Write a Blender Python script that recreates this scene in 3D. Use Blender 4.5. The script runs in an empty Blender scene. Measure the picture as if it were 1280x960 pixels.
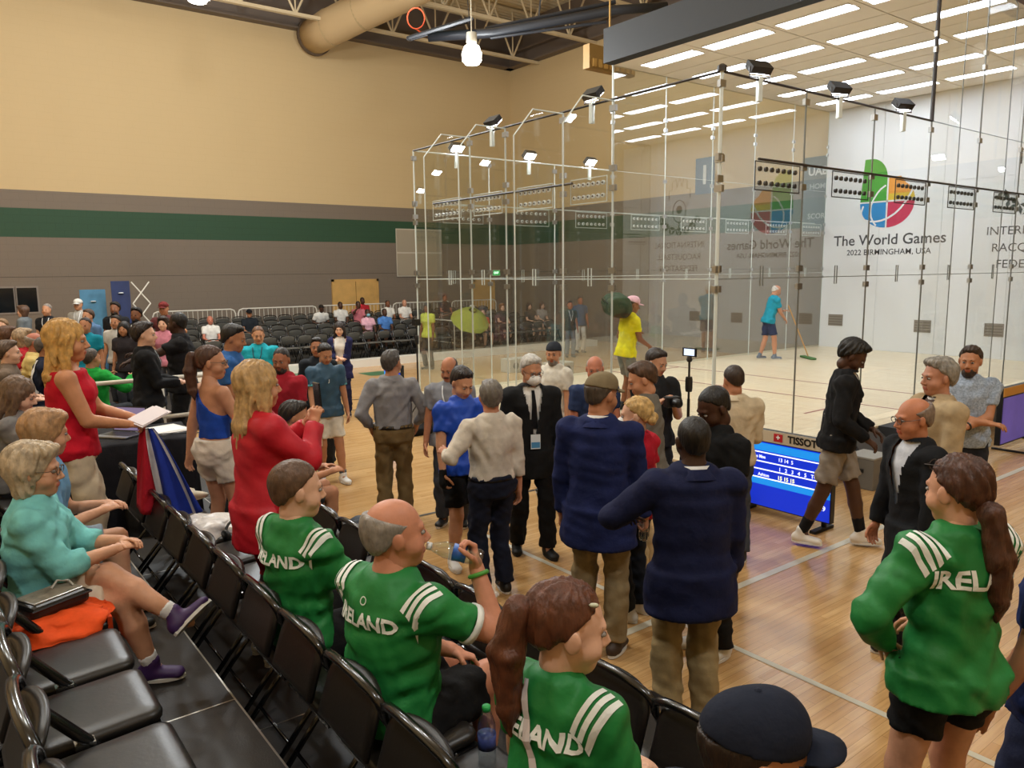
import bpy, bmesh, math, random
import numpy as np
from mathutils import Vector, Matrix
from mathutils.bvhtree import BVHTree

# ------------------------------------------------------------------ camera, world, lights, exposure
SC = bpy.context.scene
COL = SC.collection
R = math.radians
CAM_POS = Vector((0.0, 0.0, 2.56))
FOCAL_PX, PITCH, ROLL, HEADING = 959.2, 8.27, 0.64, 52.54

def setup_camera():
    p, h, r = R(PITCH), R(HEADING), R(ROLL)
    fw = Vector((math.cos(h)*math.cos(p), math.sin(h)*math.cos(p), -math.sin(p)))
    rt = Vector((math.sin(h), -math.cos(h), 0.0))
    up = rt.cross(fw)
    rt2 = rt*math.cos(r) - up*math.sin(r)
    up2 = up*math.cos(r) + rt*math.sin(r)
    m = Matrix((rt2, up2, -fw)).transposed().to_4x4()
    m.translation = CAM_POS
    cd = bpy.data.cameras.new('camera')
    cd.sensor_fit = 'HORIZONTAL'; cd.sensor_width = 36.0
    cd.lens = 36.0*FOCAL_PX/1280.0
    cd.clip_start = 0.05; cd.clip_end = 200
    co = bpy.data.objects.new('camera', cd); COL.objects.link(co)
    co.matrix_world = m
    SC.camera = co
setup_camera()

SC.view_settings.view_transform = 'Standard'
SC.view_settings.look = 'None'
SC.view_settings.gamma = 1.0
SC.view_settings.use_curve_mapping = False
SC.view_settings.exposure = 0.28
cy = SC.cycles
cy.use_denoising = True
try: cy.denoiser = 'OPENIMAGEDENOISE'
except Exception: pass
cy.max_bounces = 7; cy.diffuse_bounces = 3; cy.glossy_bounces = 3
cy.transmission_bounces = 4; cy.transparent_max_bounces = 28
cy.caustics_reflective = False; cy.caustics_refractive = False
cy.sample_clamp_indirect = 4.0

TROFFER_STRENGTH = 10.5        # ceiling light panels of the court
HIGHBAY_WATTS = 600.0         # each gym high bay lamp
FLOOD_STRENGTH = 85.0
WORLD_STRENGTH = 0.05

w = bpy.data.worlds.new('gym_air'); SC.world = w
w.use_nodes = True
w.node_tree.nodes['Background'].inputs[0].default_value = (0.95, 0.98, 1.0, 1)
w.node_tree.nodes['Background'].inputs[1].default_value = WORLD_STRENGTH

# ------------------------------------------------------------------ colours and materials
def lin(c):
    if isinstance(c, str):
        c = c.lstrip('#'); c = [int(c[i:i+2], 16)/255 for i in (0, 2, 4)]
    return tuple((x/12.92 if x <= .04045 else ((x+.055)/1.055)**2.4) for x in c) + (1.0,)
_M = {}
def mat(col, rough=.6, metal=0.0, spec=.5, bump=None, var=0.0, vscale=8.0, emit=0.0, kind='plain', alpha=None, coat=0.0):
    key = (str(col), rough, metal, spec, str(bump), var, vscale, emit, kind, coat)
    if key in _M: return _M[key]
    m = bpy.data.materials.new(kind); m.use_nodes = True
    nt = m.node_tree; N = nt.nodes; L = nt.links
    b = N['Principled BSDF']
    c = lin(col)
    b.inputs['Base Color'].default_value = c
    b.inputs['Roughness'].default_value = rough
    b.inputs['Metallic'].default_value = metal
    b.inputs['Specular IOR Level'].default_value = spec
    if coat: b.inputs['Coat Weight'].default_value = coat; b.inputs['Coat Roughness'].default_value = .15
    if emit:
        b.inputs['Emission Color'].default_value = c
        b.inputs['Emission Strength'].default_value = emit
    tc = None
    def coords():
        nonlocal tc
        if tc is None: tc = N.new('ShaderNodeTexCoord')
        return tc.outputs['Object']
    if var:
        n = N.new('ShaderNodeTexNoise'); n.inputs['Scale'].default_value = vscale; n.inputs['Detail'].default_value = 5
        L.new(coords(), n.inputs['Vector'])
        r = N.new('ShaderNodeValToRGB')
        r.color_ramp.elements[0].position = .3; r.color_ramp.elements[1].position = .7
        r.color_ramp.elements[0].color = tuple(x*(1-var) for x in c[:3])+(1,)
        r.color_ramp.elements[1].color = tuple(min(1, x*(1+var)) for x in c[:3])+(1,)
        L.new(n.outputs['Fac'], r.inputs['Fac']); L.new(r.outputs['Color'], b.inputs['Base Color'])
    if bump:
        n = N.new('ShaderNodeTexNoise'); n.inputs['Scale'].default_value = bump[0]; n.inputs['Detail'].default_value = 4
        if len(bump) > 2:
            mp = N.new('ShaderNodeMapping'); mp.inputs['Scale'].default_value = bump[2]
            L.new(coords(), mp.inputs['Vector']); L.new(mp.outputs['Vector'], n.inputs['Vector'])
        else:
            L.new(coords(), n.inputs['Vector'])
        bp = N.new('ShaderNodeBump'); bp.inputs['Strength'].default_value = bump[1]; bp.inputs['Distance'].default_value = .01
        L.new(n.outputs['Fac'], bp.inputs['Height']); L.new(bp.outputs['Normal'], b.inputs['Normal'])
    _M[key] = m
    return m
def cloth(col, rough=.85): return mat(col, rough, spec=.25, bump=(15, .75), var=.12, vscale=14, kind='cloth')
def sport(col): return mat(col, .55, spec=.4, bump=(11, .7), var=.10, vscale=9, kind='sportswear')
def skin(col): return mat(col, .5, spec=.35, bump=(60, .12), var=.07, vscale=22, kind='skin')
def hairm(col): return mat(col, .48, spec=.45, bump=(40, .9, (1.6, 1.6, .22)), var=.35, vscale=30, kind='hair')
def metal(col, rough=.35): return mat(col, rough, metal=1.0, kind='metal')
def plastic(col, rough=.4): return mat(col, rough, kind='plastic')

def glass_material(name, tint, base, ior_pow=5.0):
    m = bpy.data.materials.new(name); m.use_nodes = True
    nt = m.node_tree; N = nt.nodes; L = nt.links; N.clear()
    out = N.new('ShaderNodeOutputMaterial'); mix = N.new('ShaderNodeMixShader')
    tr = N.new('ShaderNodeBsdfTransparent'); tr.inputs[0].default_value = tint
    gl = N.new('ShaderNodeBsdfGlossy'); gl.inputs['Roughness'].default_value = 0.0
    gl.inputs['Color'].default_value = (.95, .97, .97, 1)
    lw = N.new('ShaderNodeLayerWeight'); lw.inputs['Blend'].default_value = .5
    pw = N.new('ShaderNodeMath'); pw.operation = 'POWER'; pw.inputs[1].default_value = ior_pow
    ml = N.new('ShaderNodeMath'); ml.operation = 'MULTIPLY_ADD'; ml.inputs[1].default_value = 1-base; ml.inputs[2].default_value = base
    L.new(lw.outputs['Facing'], pw.inputs[0]); L.new(pw.outputs[0], ml.inputs[0])
    L.new(ml.outputs[0], mix.inputs[0]); L.new(tr.outputs[0], mix.inputs[1]); L.new(gl.outputs[0], mix.inputs[2])
    L.new(mix.outputs[0], out.inputs[0])
    return m
GLASS = glass_material('court_glass', (.985, .99, .988, 1), .045)
GLASS_L = glass_material('filmed_court_glass', (.93, .95, .94, 1), .12)
CLEAR = glass_material('clear_plastic', (.86, .90, .92, 1), .13)
EDGE = mat('#dfe8e4', .25, spec=.6, kind='glass_edge')

# ------------------------------------------------------------------ mesh helpers
class MB:
    def __init__(s): s.v = []; s.f = []
    def add(s, vs, fs):
        o = len(s.v); s.v += [tuple(v) for v in vs]; s.f += [tuple(i+o for i in f) for f in fs]
    def box(s, a, b, rot=None, org=None):
        x0, y0, z0 = a; x1, y1, z1 = b
        vs = [Vector(p) for p in ((x0,y0,z0),(x1,y0,z0),(x1,y1,z0),(x0,y1,z0),(x0,y0,z1),(x1,y0,z1),(x1,y1,z1),(x0,y1,z1))]
        if rot is not None:
            o = Vector(org) if org else Vector()
            vs = [rot @ (v-o) + o for v in vs]
        s.add(vs, [(0,3,2,1),(4,5,6,7),(0,1,5,4),(1,2,6,5),(2,3,7,6),(3,0,4,7)]); return s
    def prism(s, poly, d):          # poly: list of 3D points (planar), extruded by vector d
        n = len(poly); d = Vector(d)
        vs = [Vector(p) for p in poly] + [Vector(p)+d for p in poly]
        fs = [tuple(range(n))[::-1], tuple(range(n, 2*n))] + [(i, (i+1) % n, n+(i+1) % n, n+i) for i in range(n)]
        s.add(vs, fs); return s
    def tube(s, path, r, n=8, flat=1.0, cap=True, closed=False):
        P = [Vector(p) for p in path]; m = len(P)
        rr = r if isinstance(r, (list, tuple)) else [r]*m
        prev = None; rings = []
        for i in range(m):
            if closed: t = (P[(i+1) % m]-P[i-1]).normalized()
            else: t = (P[min(i+1, m-1)]-P[max(i-1, 0)]).normalized()
            if prev is None:
                a = Vector((0,0,1)) if abs(t.z) < .9 else Vector((1,0,0))
                u = t.cross(a).normalized()
            else:
                u = (prev - t*prev.dot(t)).normalized()
            prev = u; v = t.cross(u)
            rings.append([P[i] + u*(rr[i]*math.cos(2*math.pi*k/n)) + v*(rr[i]*flat*math.sin(2*math.pi*k/n)) for k in range(n)])
        vs = [p for g in rings for p in g]; fs = []
        for i in range(m if closed else m-1):
            j = (i+1) % m
            for k in range(n): fs.append((i*n+k, i*n+(k+1) % n, j*n+(k+1) % n, j*n+k))
        if cap and not closed:
            fs.append(tuple(range(n))[::-1]); fs.append(tuple((m-1)*n+k for k in range(n)))
        s.add(vs, fs); return s
    def lathe(s, prof, c=(0,0,0), n=16, axis=None):   # prof: (r,z) list
        M3 = Vector((0,0,1)).rotation_difference(Vector(axis)).to_matrix() if axis is not None else Matrix.Identity(3)
        c = Vector(c); vs = []; fs = []
        for r_, z_ in prof:
            for k in range(n):
                a = 2*math.pi*k/n; vs.append(M3 @ Vector((r_*math.cos(a), r_*math.sin(a), z_)) + c)
        for i in range(len(prof)-1):
            for k in range(n): fs.append((i*n+k, i*n+(k+1) % n, (i+1)*n+(k+1) % n, (i+1)*n+k))
        fs.append(tuple(range(n))[::-1]); fs.append(tuple((len(prof)-1)*n+k for k in range(n)))
        s.add(vs, fs); return s
    def disc(s, c, nrm, r, n=10):
        nrm = Vector(nrm).normalized(); a = Vector((0,0,1)) if abs(nrm.z) < .9 else Vector((1,0,0))
        u = nrm.cross(a).normalized(); v = nrm.cross(u); c = Vector(c)
        s.add([c+u*(r*math.cos(2*math.pi*k/n))+v*(r*math.sin(2*math.pi*k/n)) for k in range(n)], [tuple(range(n))]); return s
    def build(s, name, m=None, parent=None, smooth=False, bevel=0.0):
        me = bpy.data.meshes.new(name); me.from_pydata([tuple(v) for v in s.v], [], s.f); me.update()
        return mobj(name, me, m, parent, smooth, bevel)
def mobj(name, me, m=None, parent=None, smooth=False, bevel=0.0):
    if m is not None and not me.materials: me.materials.append(m)
    if smooth:
        me.polygons.foreach_set('use_smooth', [True]*len(me.polygons))
    o = bpy.data.objects.new(name, me); COL.objects.link(o)
    if parent is not None: o.parent = parent
    if bevel:
        b = o.modifiers.new('bevel', 'BEVEL'); b.width = bevel; b.segments = 2; b.limit_method = 'ANGLE'
    return o
def tag(o, label=None, cat=None, group=None, kind=None):
    if label: o['label'] = label
    if cat: o['category'] = cat
    if group: o['group'] = group
    if kind: o['kind'] = kind
    return o
def empty(name, loc=(0,0,0), rz=0.0):
    o = bpy.data.objects.new(name, None); COL.objects.link(o)
    o.location = loc; o.rotation_euler = (0,0,rz); o.empty_display_size = .1
    return o
def struct(o): o['kind'] = 'structure'; return o
def copy_tree(o, parent=None):
    c = o.copy(); COL.objects.link(c); c.parent = parent
    for ch in o.children: copy_tree(ch, c)
    return c
def sm(me):
    me.polygons.foreach_set('use_smooth', [True]*len(me.polygons)); return me

# flat text meshes, all made first (one dependency graph update)
FONT_B = None
TEXTS = {}
def make_texts(specs):
    obs = []
    for key, (body, size, bold, align) in specs.items():
        cu = bpy.data.curves.new('t', 'FONT'); cu.body = body; cu.size = size; cu.align_x = align; cu.align_y = 'CENTER'
        cu.resolution_u = 3; cu.offset = bold
        o = bpy.data.objects.new('t', cu); COL.objects.link(o); obs.append((key, o, cu))
    dg = bpy.context.evaluated_depsgraph_get(); dg.update()
    for key, o, cu in obs:
        me = bpy.data.meshes.new_from_object(o.evaluated_get(dg))
        bm = bmesh.new(); bm.from_mesh(me); bmesh.ops.triangulate(bm, faces=bm.faces)
        TEXTS[key] = ([v.co.copy() for v in bm.verts], [tuple(v.index for v in f.verts) for f in bm.faces])
        bm.free(); bpy.data.meshes.remove(me); bpy.data.objects.remove(o); bpy.data.curves.remove(cu)
make_texts({
 'ireland': ('IRELAND', .085, .003, 'CENTER'), 'twg': ('The World Games', .36, .004, 'CENTER'),
 'bham': ('2022 BIRMINGHAM, USA', .20, .002, 'CENTER'), 'irf1': ('INTERNATIONAL', .26, 0, 'CENTER'),
 'irf2': ('RACQUETBALL', .26, 0, 'CENTER'), 'irf3': ('FEDERATION', .26, 0, 'CENTER'),
 'tissot': ('TISSOT', .10, .004, 'CENTER'), 'plus': ('+', .14, .006, 'CENTER'), 'd13': ('13 14  5', .065, .001, 'LEFT'),
 'd15': ('15 15 15', .065, .002, 'LEFT'), 'd1': ('1   2   3   4   5   TOT', .06, .001, 'LEFT'),
 'd29': ('29', .07, .001, 'LEFT'), 'n1': ('1', .8, .02, 'CENTER'), 'uab': ('UAB', .3, .01, 'CENTER'),
 'home': ('HOME', .2, .004, 'CENTER'), 'score': ('SCORE', .2, .004, 'CENTER'),
 'exit': ('EXIT', .12, .003, 'CENTER'), 'name1': ('USA Mos Mos', .045, .001, 'LEFT'), 'name2': ('Ashton', .045, .001, 'LEFT'),
 'tshirt_m': ('M', .14, .004, 'CENTER'), 'usoc': ('UAB', .06, .002, 'CENTER'), 'joma': ('J', .05, .002, 'CENTER'),
 'lanyard': ('THE WORLD GAMES', .012, 0, 'CENTER'),
})
def text_obj(key, m, origin, ux, uy, parent=None, name='lettering', off=0.0, scale=1.0):
    vs, fs = TEXTS[key]; o = Vector(origin); ux = Vector(ux); uy = Vector(uy); n = ux.cross(uy)
    b = MB(); b.add([o+ux*(v.x*scale)+uy*(v.y*scale)+n*off for v in vs], fs)
    return b.build(name, m, parent)
# ------------------------------------------------------------------ the gym shell
XF, YL = 19.86, 25.8           # far wall plane, left wall plane
XN, YR = -9.0, -9.0            # behind and to the right of the camera
ZC = 12.3                      # roof deck

def floor_mat(name, c1, c2, seam, rough, plank=(1.1, .057), rot=0.0):
    m = bpy.data.materials.new(name); m.use_nodes = True
    nt = m.node_tree; N = nt.nodes; L = nt.links; b = N['Principled BSDF']
    tc = N.new('ShaderNodeTexCoord'); mp = N.new('ShaderNodeMapping'); mp.inputs['Rotation'].default_value = (0,0,rot)
    L.new(tc.outputs['Object'], mp.inputs['Vector'])
    br = N.new('ShaderNodeTexBrick'); br.inputs['Scale'].default_value = 1.0
    br.inputs['Brick Width'].default_value = plank[0]; br.inputs['Row Height'].default_value = plank[1]
    br.inputs['Mortar Size'].default_value = .0012; br.inputs['Mortar Smooth'].default_value = .3; br.offset = .37
    br.inputs['Color1'].default_value = lin(c1); br.inputs['Color2'].default_value = lin(c2); br.inputs['Mortar'].default_value = lin(seam)
    L.new(mp.outputs['Vector'], br.inputs['Vector'])
    mp2 = N.new('ShaderNodeMapping'); mp2.inputs['Scale'].default_value = (1.2, 22, 1); mp2.inputs['Rotation'].default_value = (0,0,rot)
    L.new(tc.outputs['Object'], mp2.inputs['Vector'])
    n = N.new('ShaderNodeTexNoise'); n.inputs['Scale'].default_value = 2.2; n.inputs['Detail'].default_value = 6
    L.new(mp2.outputs['Vector'], n.inputs['Vector'])
    mx = N.new('ShaderNodeMix'); mx.data_type = 'RGBA'; mx.blend_type = 'MULTIPLY'; mx.inputs['Factor'].default_value = .45
    cr = N.new('ShaderNodeValToRGB'); cr.color_ramp.elements[0].color = (.6,.52,.42,1); cr.color_ramp.elements[1].color = (1,1,1,1)
    cr.color_ramp.elements[0].position = .3; cr.color_ramp.elements[1].position = .62
    L.new(n.outputs['Fac'], cr.inputs['Fac']); L.new(br.outputs['Color'], mx.inputs['A']); L.new(cr.outputs['Color'], mx.inputs['B'])
    L.new(mx.outputs['Result'], b.inputs['Base Color'])
    b.inputs['Roughness'].default_value = rough; b.inputs['Specular IOR Level'].default_value = .5
    n2 = N.new('ShaderNodeTexNoise'); n2.inputs['Scale'].default_value = 1.6
    L.new(tc.outputs['Object'], n2.inputs['Vector'])
    bp = N.new('ShaderNodeBump'); bp.inputs['Strength'].default_value = .06; bp.inputs['Distance'].default_value = .02
    L.new(br.outputs['Fac'], bp.inputs['Height']); L.new(bp.outputs['Normal'], b.inputs['Normal'])
    return m
WOOD = floor_mat('gym_maple', '#d6ae78', '#c69a63', '#8a6638', .2)
COURTWOOD = floor_mat('court_maple', '#f7e8c8', '#f1deb8', '#c9ab78', .3, plank=(1.2, .08), rot=math.pi/2)

def block_mat(name, col, c2, bw=.41, rh=.205, strength=.25):
    m = bpy.data.materials.new(name); m.use_nodes = True
    nt = m.node_tree; N = nt.nodes; L = nt.links; b = N['Principled BSDF']
    tc = N.new('ShaderNodeTexCoord')
    sx = N.new('ShaderNodeSeparateXYZ'); L.new(tc.outputs['Object'], sx.inputs[0])
    ad = N.new('ShaderNodeMath'); ad.operation = 'ADD'; L.new(sx.outputs['X'], ad.inputs[0]); L.new(sx.outputs['Y'], ad.inputs[1])
    cx = N.new('ShaderNodeCombineXYZ'); L.new(ad.outputs[0], cx.inputs['X']); L.new(sx.outputs['Z'], cx.inputs['Y'])
    br = N.new('ShaderNodeTexBrick'); br.inputs['Scale'].default_value = 1.0
    br.inputs['Brick Width'].default_value = bw; br.inputs['Row Height'].default_value = rh
    br.inputs['Mortar Size'].default_value = .006; br.inputs['Mortar Smooth'].default_value = .4
    br.inputs['Color1'].default_value = lin(col); br.inputs['Color2'].default_value = lin(col)
    br.inputs['Mortar'].default_value = lin(c2)
    L.new(cx.outputs[0], br.inputs['Vector']); L.new(br.outputs['Color'], b.inputs['Base Color'])
    bp = N.new('ShaderNodeBump'); bp.inputs['Strength'].default_value = strength; bp.inputs['Distance'].default_value = .01; bp.invert = True
    L.new(br.outputs['Fac'], bp.inputs['Height']); L.new(bp.outputs['Normal'], b.inputs['Normal'])
    b.inputs['Roughness'].default_value = .7
    return m
BEIGE = block_mat('beige_block', '#d2b88a', '#cfb587', strength=.12)
GREEN = block_mat('green_block', '#2c4d35', '#28462f')
GREY = block_mat('grey_block', '#7d7062', '#776a5d')
BROWN = mat('#6f6257', .6, kind='painted_steel')
CREAM = mat('#d9c6a2', .55, kind='cream_steel')

f = MB().box((XN, YR, -.12), (XF, YL, 0)).build('floor', WOOD); struct(f)
def wall(name, axis):
    r = empty(name); struct(r)
    if axis == 'y':
        B = lambda n, z0, z1, m, d=0: MB().box((XN, YL-d, z0), (XF, YL+.2, z1)).build(n, m, r)
    else:
        B = lambda n, z0, z1, m, d=0: MB().box((XF-d, YR, z0), (XF+.2, YL+.2, z1)).build(n, m, r)
    B('lower_wall', 0, 2.575, GREY); B('lower_wall', 2.59, 3.70, GREY); B('joint', 2.575, 2.59, mat('#4f463d', .8), -.01)
    B('green_band', 3.70, 4.50, GREEN); B('upper_trim', 4.50, 5.0, GREY)
    B('upper_wall', 5.0, 10.62, BEIGE); B('parapet', 10.62, ZC, BROWN, .05)
    return r
wl = wall('wall_left', 'y'); wb = wall('wall_back', 'x')
for n, a, b in (('wall_right', (XN, YR-.2, 0), (XF, YR, ZC)), ('wall_front', (XN-.2, YR, 0), (XN, YL, ZC))):
    struct(MB().box(a, b).build(n, BEIGE))
# steel beam at the head of the walls (a channel with flanges)
def beam(name, p0, p1, inward):
    b = MB(); p0 = Vector(p0); p1 = Vector(p1); i = Vector(inward)
    for z0, z1, d in ((0, .06, .30), (.06, .5, .08), (.5, .56, .30)):
        b.prism([p0+Vector((0,0,z0)), p0+i*d+Vector((0,0,z0)), p0+i*d+Vector((0,0,z1)), p0+Vector((0,0,z1))], p1-p0)
    return struct(b.build(name, BROWN))
beam('trim_1', (XN, YL-.05, 10.62), (XF, YL-.05, 10.62), (0,-1,0))
beam('trim_2', (XF-.05, YR, 10.62), (XF-.05, YL, 10.62), (-1,0,0))
# corrugated roof deck
d = MB(); n = 0; y = YR; pts = []
while y < YL+.2:
    pts += [(y, ZC), (y+.09, ZC), (y+.13, ZC+.06), (y+.21, ZC+.06)]; y += .25
vs = [(XN-.2, a, z) for a, z in pts] + [(XF+.2, a, z) for a, z in pts]; k = len(pts)
d.add(vs, [(i, i+1, k+i+1, k+i) for i in range(k-1)])
d.box((XN-.2, YR, ZC+.1), (XF+.2, YL+.2, ZC+.2))
struct(d.build('ceiling', CREAM))
# open web joists: top chord, bottom chord, webs, one thing each, running along the room
def joist(y, label):
    r = empty('roof_joist', (0, y, 0))
    zb, zt = 10.55, ZC-.06
    for z in (zb, zt):
        MB().box((XN, -.07, z-.05), (XF, -.02, z+.05)).box((XN, .02, z-.05), (XF, .07, z+.05)).build('chord', CREAM, r)
    x = XN+.4; up = True; webs = MB()
    while x < XF-.9:
        a = (x, 0, zb if up else zt); b = (x+.85, 0, zt if up else zb); webs.tube([a, b], .035, 6); 
        if not up: webs.tube([(x+.85, 0, zb), (x+.85, 0, zt)], .025, 6)
        x += .85; up = not up
    webs.build('web', CREAM, r)
    tag(r, label, 'joist', 'roof joists')
for y, lb in ((24.0, 'cream open web roof joist nearest the left wall'), (20.8, 'second cream open web roof joist out from the left wall'),
              (17.4, 'third cream open web roof joist, above the folded hoop'), (14.0, 'fourth cream open web roof joist, toward the court')):
    joist(y, lb)
# round supply duct leaving the left wall
r = empty('air_duct', (11.35, 25.4, 10.45))
MB().tube([(0, .15, 0), (0, -1.1, 0), (.12, -1.5, .05), (.5, -2.4, .25), (1.0, -4.2, .45), (1.2, -12, .5)], .56, 28).build('duct', mat('#cfb48a', .45, kind='painted_sheet'), r, smooth=True)
MB().tube([(0, .14, 0), (0, .02, 0)], .61, 28).build('flange', mat('#5d4d3d', .6), r)
for q in ((0, -1.1, 0), (.5, -2.4, .25)):
    MB().tube([q, (q[0]+.03, q[1]-.06, q[2]+.01)], .575, 28).build('seam_band', mat('#bda57d', .5), r)
tag(r, 'large round beige air duct elbowing out of the left wall', 'duct')

# painted lines on the gym floor
def line(name, pts, wdt, m, z=.003):
    b = MB(); P = [Vector((p[0], p[1], z)) for p in pts]
    vs = []
    for i, p in enumerate(P):
        t = (P[min(i+1, len(P)-1)]-P[max(0, i-1)]).normalized(); nn = Vector((-t.y, t.x, 0))*wdt/2
        vs += [p+nn, p-nn]
    b.add(vs, [(2*i, 2*i+1, 2*i+3, 2*i+2) for i in range(len(P)-1)])
    return b.build(name, m, f)
PALE = mat('#c9c3b0', .35, kind='line_paint'); DARKL = mat('#2b2622', .35, kind='line_paint'); GRN = mat('#2e6b45', .35, kind='line_paint')
line('floor_line', [(4.2, -3), (4.2, 6.0)], .05, PALE)
line('floor_line', [(3.3, 3.62), (14, 3.62)], .07, PALE)
line('floor_line', [(2.0, 6.9), (6.3, 6.85)], .05, DARKL)
line('floor_line', [(8.6+2.2*math.sin(a), 15.6-1.9*math.cos(a)) for a in np.linspace(-1.9, 1.9, 30)], .05, DARKL)
line('floor_line', [(2.5, 13.3), (6.5, 13.25)], .05, DARKL)
b = MB().box((6.2, 17.6, .001), (8.0, 19.3, .004)); b.build('floor_paint', GRN, f)
b = MB().box((8.9, 17.5, .001), (9.6, 18.2, .004)); b.build('floor_paint', GRN, f)

# things on the left wall
def wall_y(name, x0, x1, z0, z1, d, m, parent=None, off=0.0):
    return MB().box((x0, YL-off-d, z0), (x1, YL-off, z1)).build(name, m, parent)
r = empty('door_1'); struct(r)
OAK = mat('#d3a660', .5, var=.12, vscale=3, bump=(5, .1, (6, 6, .4)), kind='oak_veneer')
for i in (0, 1):
    wall_y('door_leaf', 11.78+i*.85, 12.61+i*.85, .02, 2.30, .05, OAK, r, .02)
    MB().tube([(12.5+i*.22, YL-.12, 1.0), (12.5+i*.22, YL-.12, 1.25)], .015, 6).build('door_handle', metal('#888888'), r)
for a in ((11.70, 11.78, 0, 2.38), (13.46, 13.54, 0, 2.38), (11.70, 13.54, 2.30, 2.38)): wall_y('door_frame', *a, .08, OAK, r)
r = empty('door_2'); struct(r)
wall_y('door_leaf', 17.9, 18.8, .02, 2.2, .05, OAK, r, .02)
for a in ((17.82, 17.9, 0, 2.28), (18.8, 18.88, 0, 2.28), (17.82, 18.88, 2.2, 2.28)): wall_y('door_frame', *a, .08, OAK, r)
r = empty('exit_sign', (18.95, YL-.03, 2.55)); MB().box((-.2, -.06, -.12), (.2, 0, .12)).build('housing', plastic('#e8e8e0'), r)
MB().box((-.18, -.065, -.1), (.18, -.058, .1)).build('lit_face', mat('#11a04a', .4, emit=1.3), r)
text_obj('exit', mat('#f4fff6', .5, emit=2.0), (0, -.068, 0), (1,0,0), (0,0,1), r)
tag(r, 'small lit green exit sign on the left wall behind the glass', 'exit sign')
# acoustic panel board (two halves)
r = empty('wall_panel', (15.35, YL-.02, 3.35))
for z in (-.86, .02): MB().box((-.98, -.06, z), (.98, 0, z+.82)).build('panel', mat('#a99d88', .8, bump=(60, .2)), r)
MB().box((-1.0, -.04, -.9), (1.0, .0, .88)).build('backing', mat('#c8bfae', .7), r)
tag(r, 'pale two part square panel mounted on the grey wall', 'wall panel')
# windows at far left
for i, (x0, x1) in enumerate(((1.5, 2.12), (2.2, 2.68))):
    r = empty('window_%d' % (i+1)); struct(r)
    wall_y('window_frame', x0-.05, x1+.05, 1.55, 2.33, .03, mat('#8c8177', .6), r)
    wall_y('pane', x0, x1, 1.6, 2.28, .04, mat('#11161a', .1, spec=.6), r)
# banners
def banner(name, x, y, wd, z0, z1, cols, label):
    r = empty(name, (x, y, 0))
    MB().box((-wd/2, -.015, z0), (wd/2, .015, z1)).build('panel', mat(cols[0], .6, var=.25, vscale=2.5), r)
    MB().box((-wd/2, -.02, z0), (wd/2, -.016, z0+(z1-z0)*.35)).build('print_block', mat(cols[1], .6), r)
    MB().lathe([(.07, z1-.32), (.05, z1-.30)], (0, -.03, 0), 12).build('emblem', mat('#e8eef2', .6), r)
    MB().box((-wd/2, -.2, 0), (wd/2, .2, .06)).build('base', metal('#777777'), r)
    MB().box((-.03, .02, .06), (.03, .05, z1)).build('pole', metal('#777777'), r)
    tag(r, label, 'banner')
banner('roll_up_banner', 3.72, 23.4, .62, .06, 2.23, ('#4f86a8', '#3b6b8d'), 'light blue upright banner behind the standing spectators at left')
banner('roll_up_banner', 4.28, 22.7, .45, .06, 2.45, ('#22305c', '#2e4f86'), 'dark navy narrow upright banner beside the white lattice stand')
r = empty('lattice_stand', (4.78, 22.7, 0))
for i in range(4):
    z = .1+i*.58
    MB().tube([(-.22, 0, z), (.22, 0, z+.58)], .018, 6).build('strut', mat('#e8e4da', .5), r)
    MB().tube([(.22, .03, z), (-.22, .03, z+.58)], .018, 6).build('strut', mat('#e8e4da', .5), r)
for sx in (-.22, .22): MB().box((sx-.06, -.12, 0), (sx+.06, .12, .1)).build('foot', mat('#e8e4da', .5), r)
tag(r, 'white crossed lattice stand of a pop up display', 'stand')

# high bay lamps: ballast, cage, glass dome with a real bulb in it
HB_GLASS = mat('#fff6e8', .3, emit=14.0, kind='lit_dome')
def highbay(p, label, lit=True):
    r = empty('high_bay_lamp', p)
    MB().lathe([(.02, .42), (.11, .40), (.12, .2), (.08, .17)], n=16).build('ballast', mat('#cfcabc', .5), r, True)
    MB().tube([(0, 0, .42), (0, 0, max(.5, ZC-p[2]-.05))], .012, 6).build('hanger', mat('#cfc6b0', .5), r)
    MB().lathe([(.07, .17), (.16, .12), (.215, -.02), (.21, -.16), (.15, -.24), (.05, -.26)], n=20).build('dome', HB_GLASS, r, True)
    for a in range(6):
        c, s_ = math.cos(a*math.pi/3), math.sin(a*math.pi/3)
        MB().tube([(.10*c, .10*s_, .19), (.235*c, .235*s_, -.03), (.225*c, .225*s_, -.18)], .006, 5).build('cage_wire', metal('#b0aaa0'), r)
    if lit:
        ld = bpy.data.lights.new('bulb', 'POINT'); ld.energy = HIGHBAY_WATTS; ld.color = (.91, .965, 1.0); ld.shadow_soft_size = .25
        lo = bpy.data.objects.new('bulb', ld); COL.objects.link(lo); lo.parent = r; lo.location = (0, 0, -.42)
    tag(r, label, 'lamp', 'gym high bay lamps')
highbay((9.93, 14.25, 7.25), 'glowing glass high bay lamp hanging below the folded hoop')
highbay((4.55, 15.25, 7.75), 'high bay lamp cut by the top edge above the beige wall')
for p, lb in (((0, 10, 11.2), 'unseen high bay lamp added above the left end of the near seating'), ((4, 9, 11.2), 'unseen high bay lamp added above the floor before the court'),
           ((5.5, 16.2, 10.0), 'unseen high bay lamp added over the painted floor arc'), ((-3, 14, 10.0), 'unseen high bay lamp added at the far left out of view'),
           ((6, -2, 9.5), 'unseen high bay lamp added on the right of the near floor'), ((-2, -1, 9.5), 'unseen high bay lamp added behind the photographer')):
    highbay(p, lb)  # unseen lamps added outside the frame to light the gym

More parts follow.
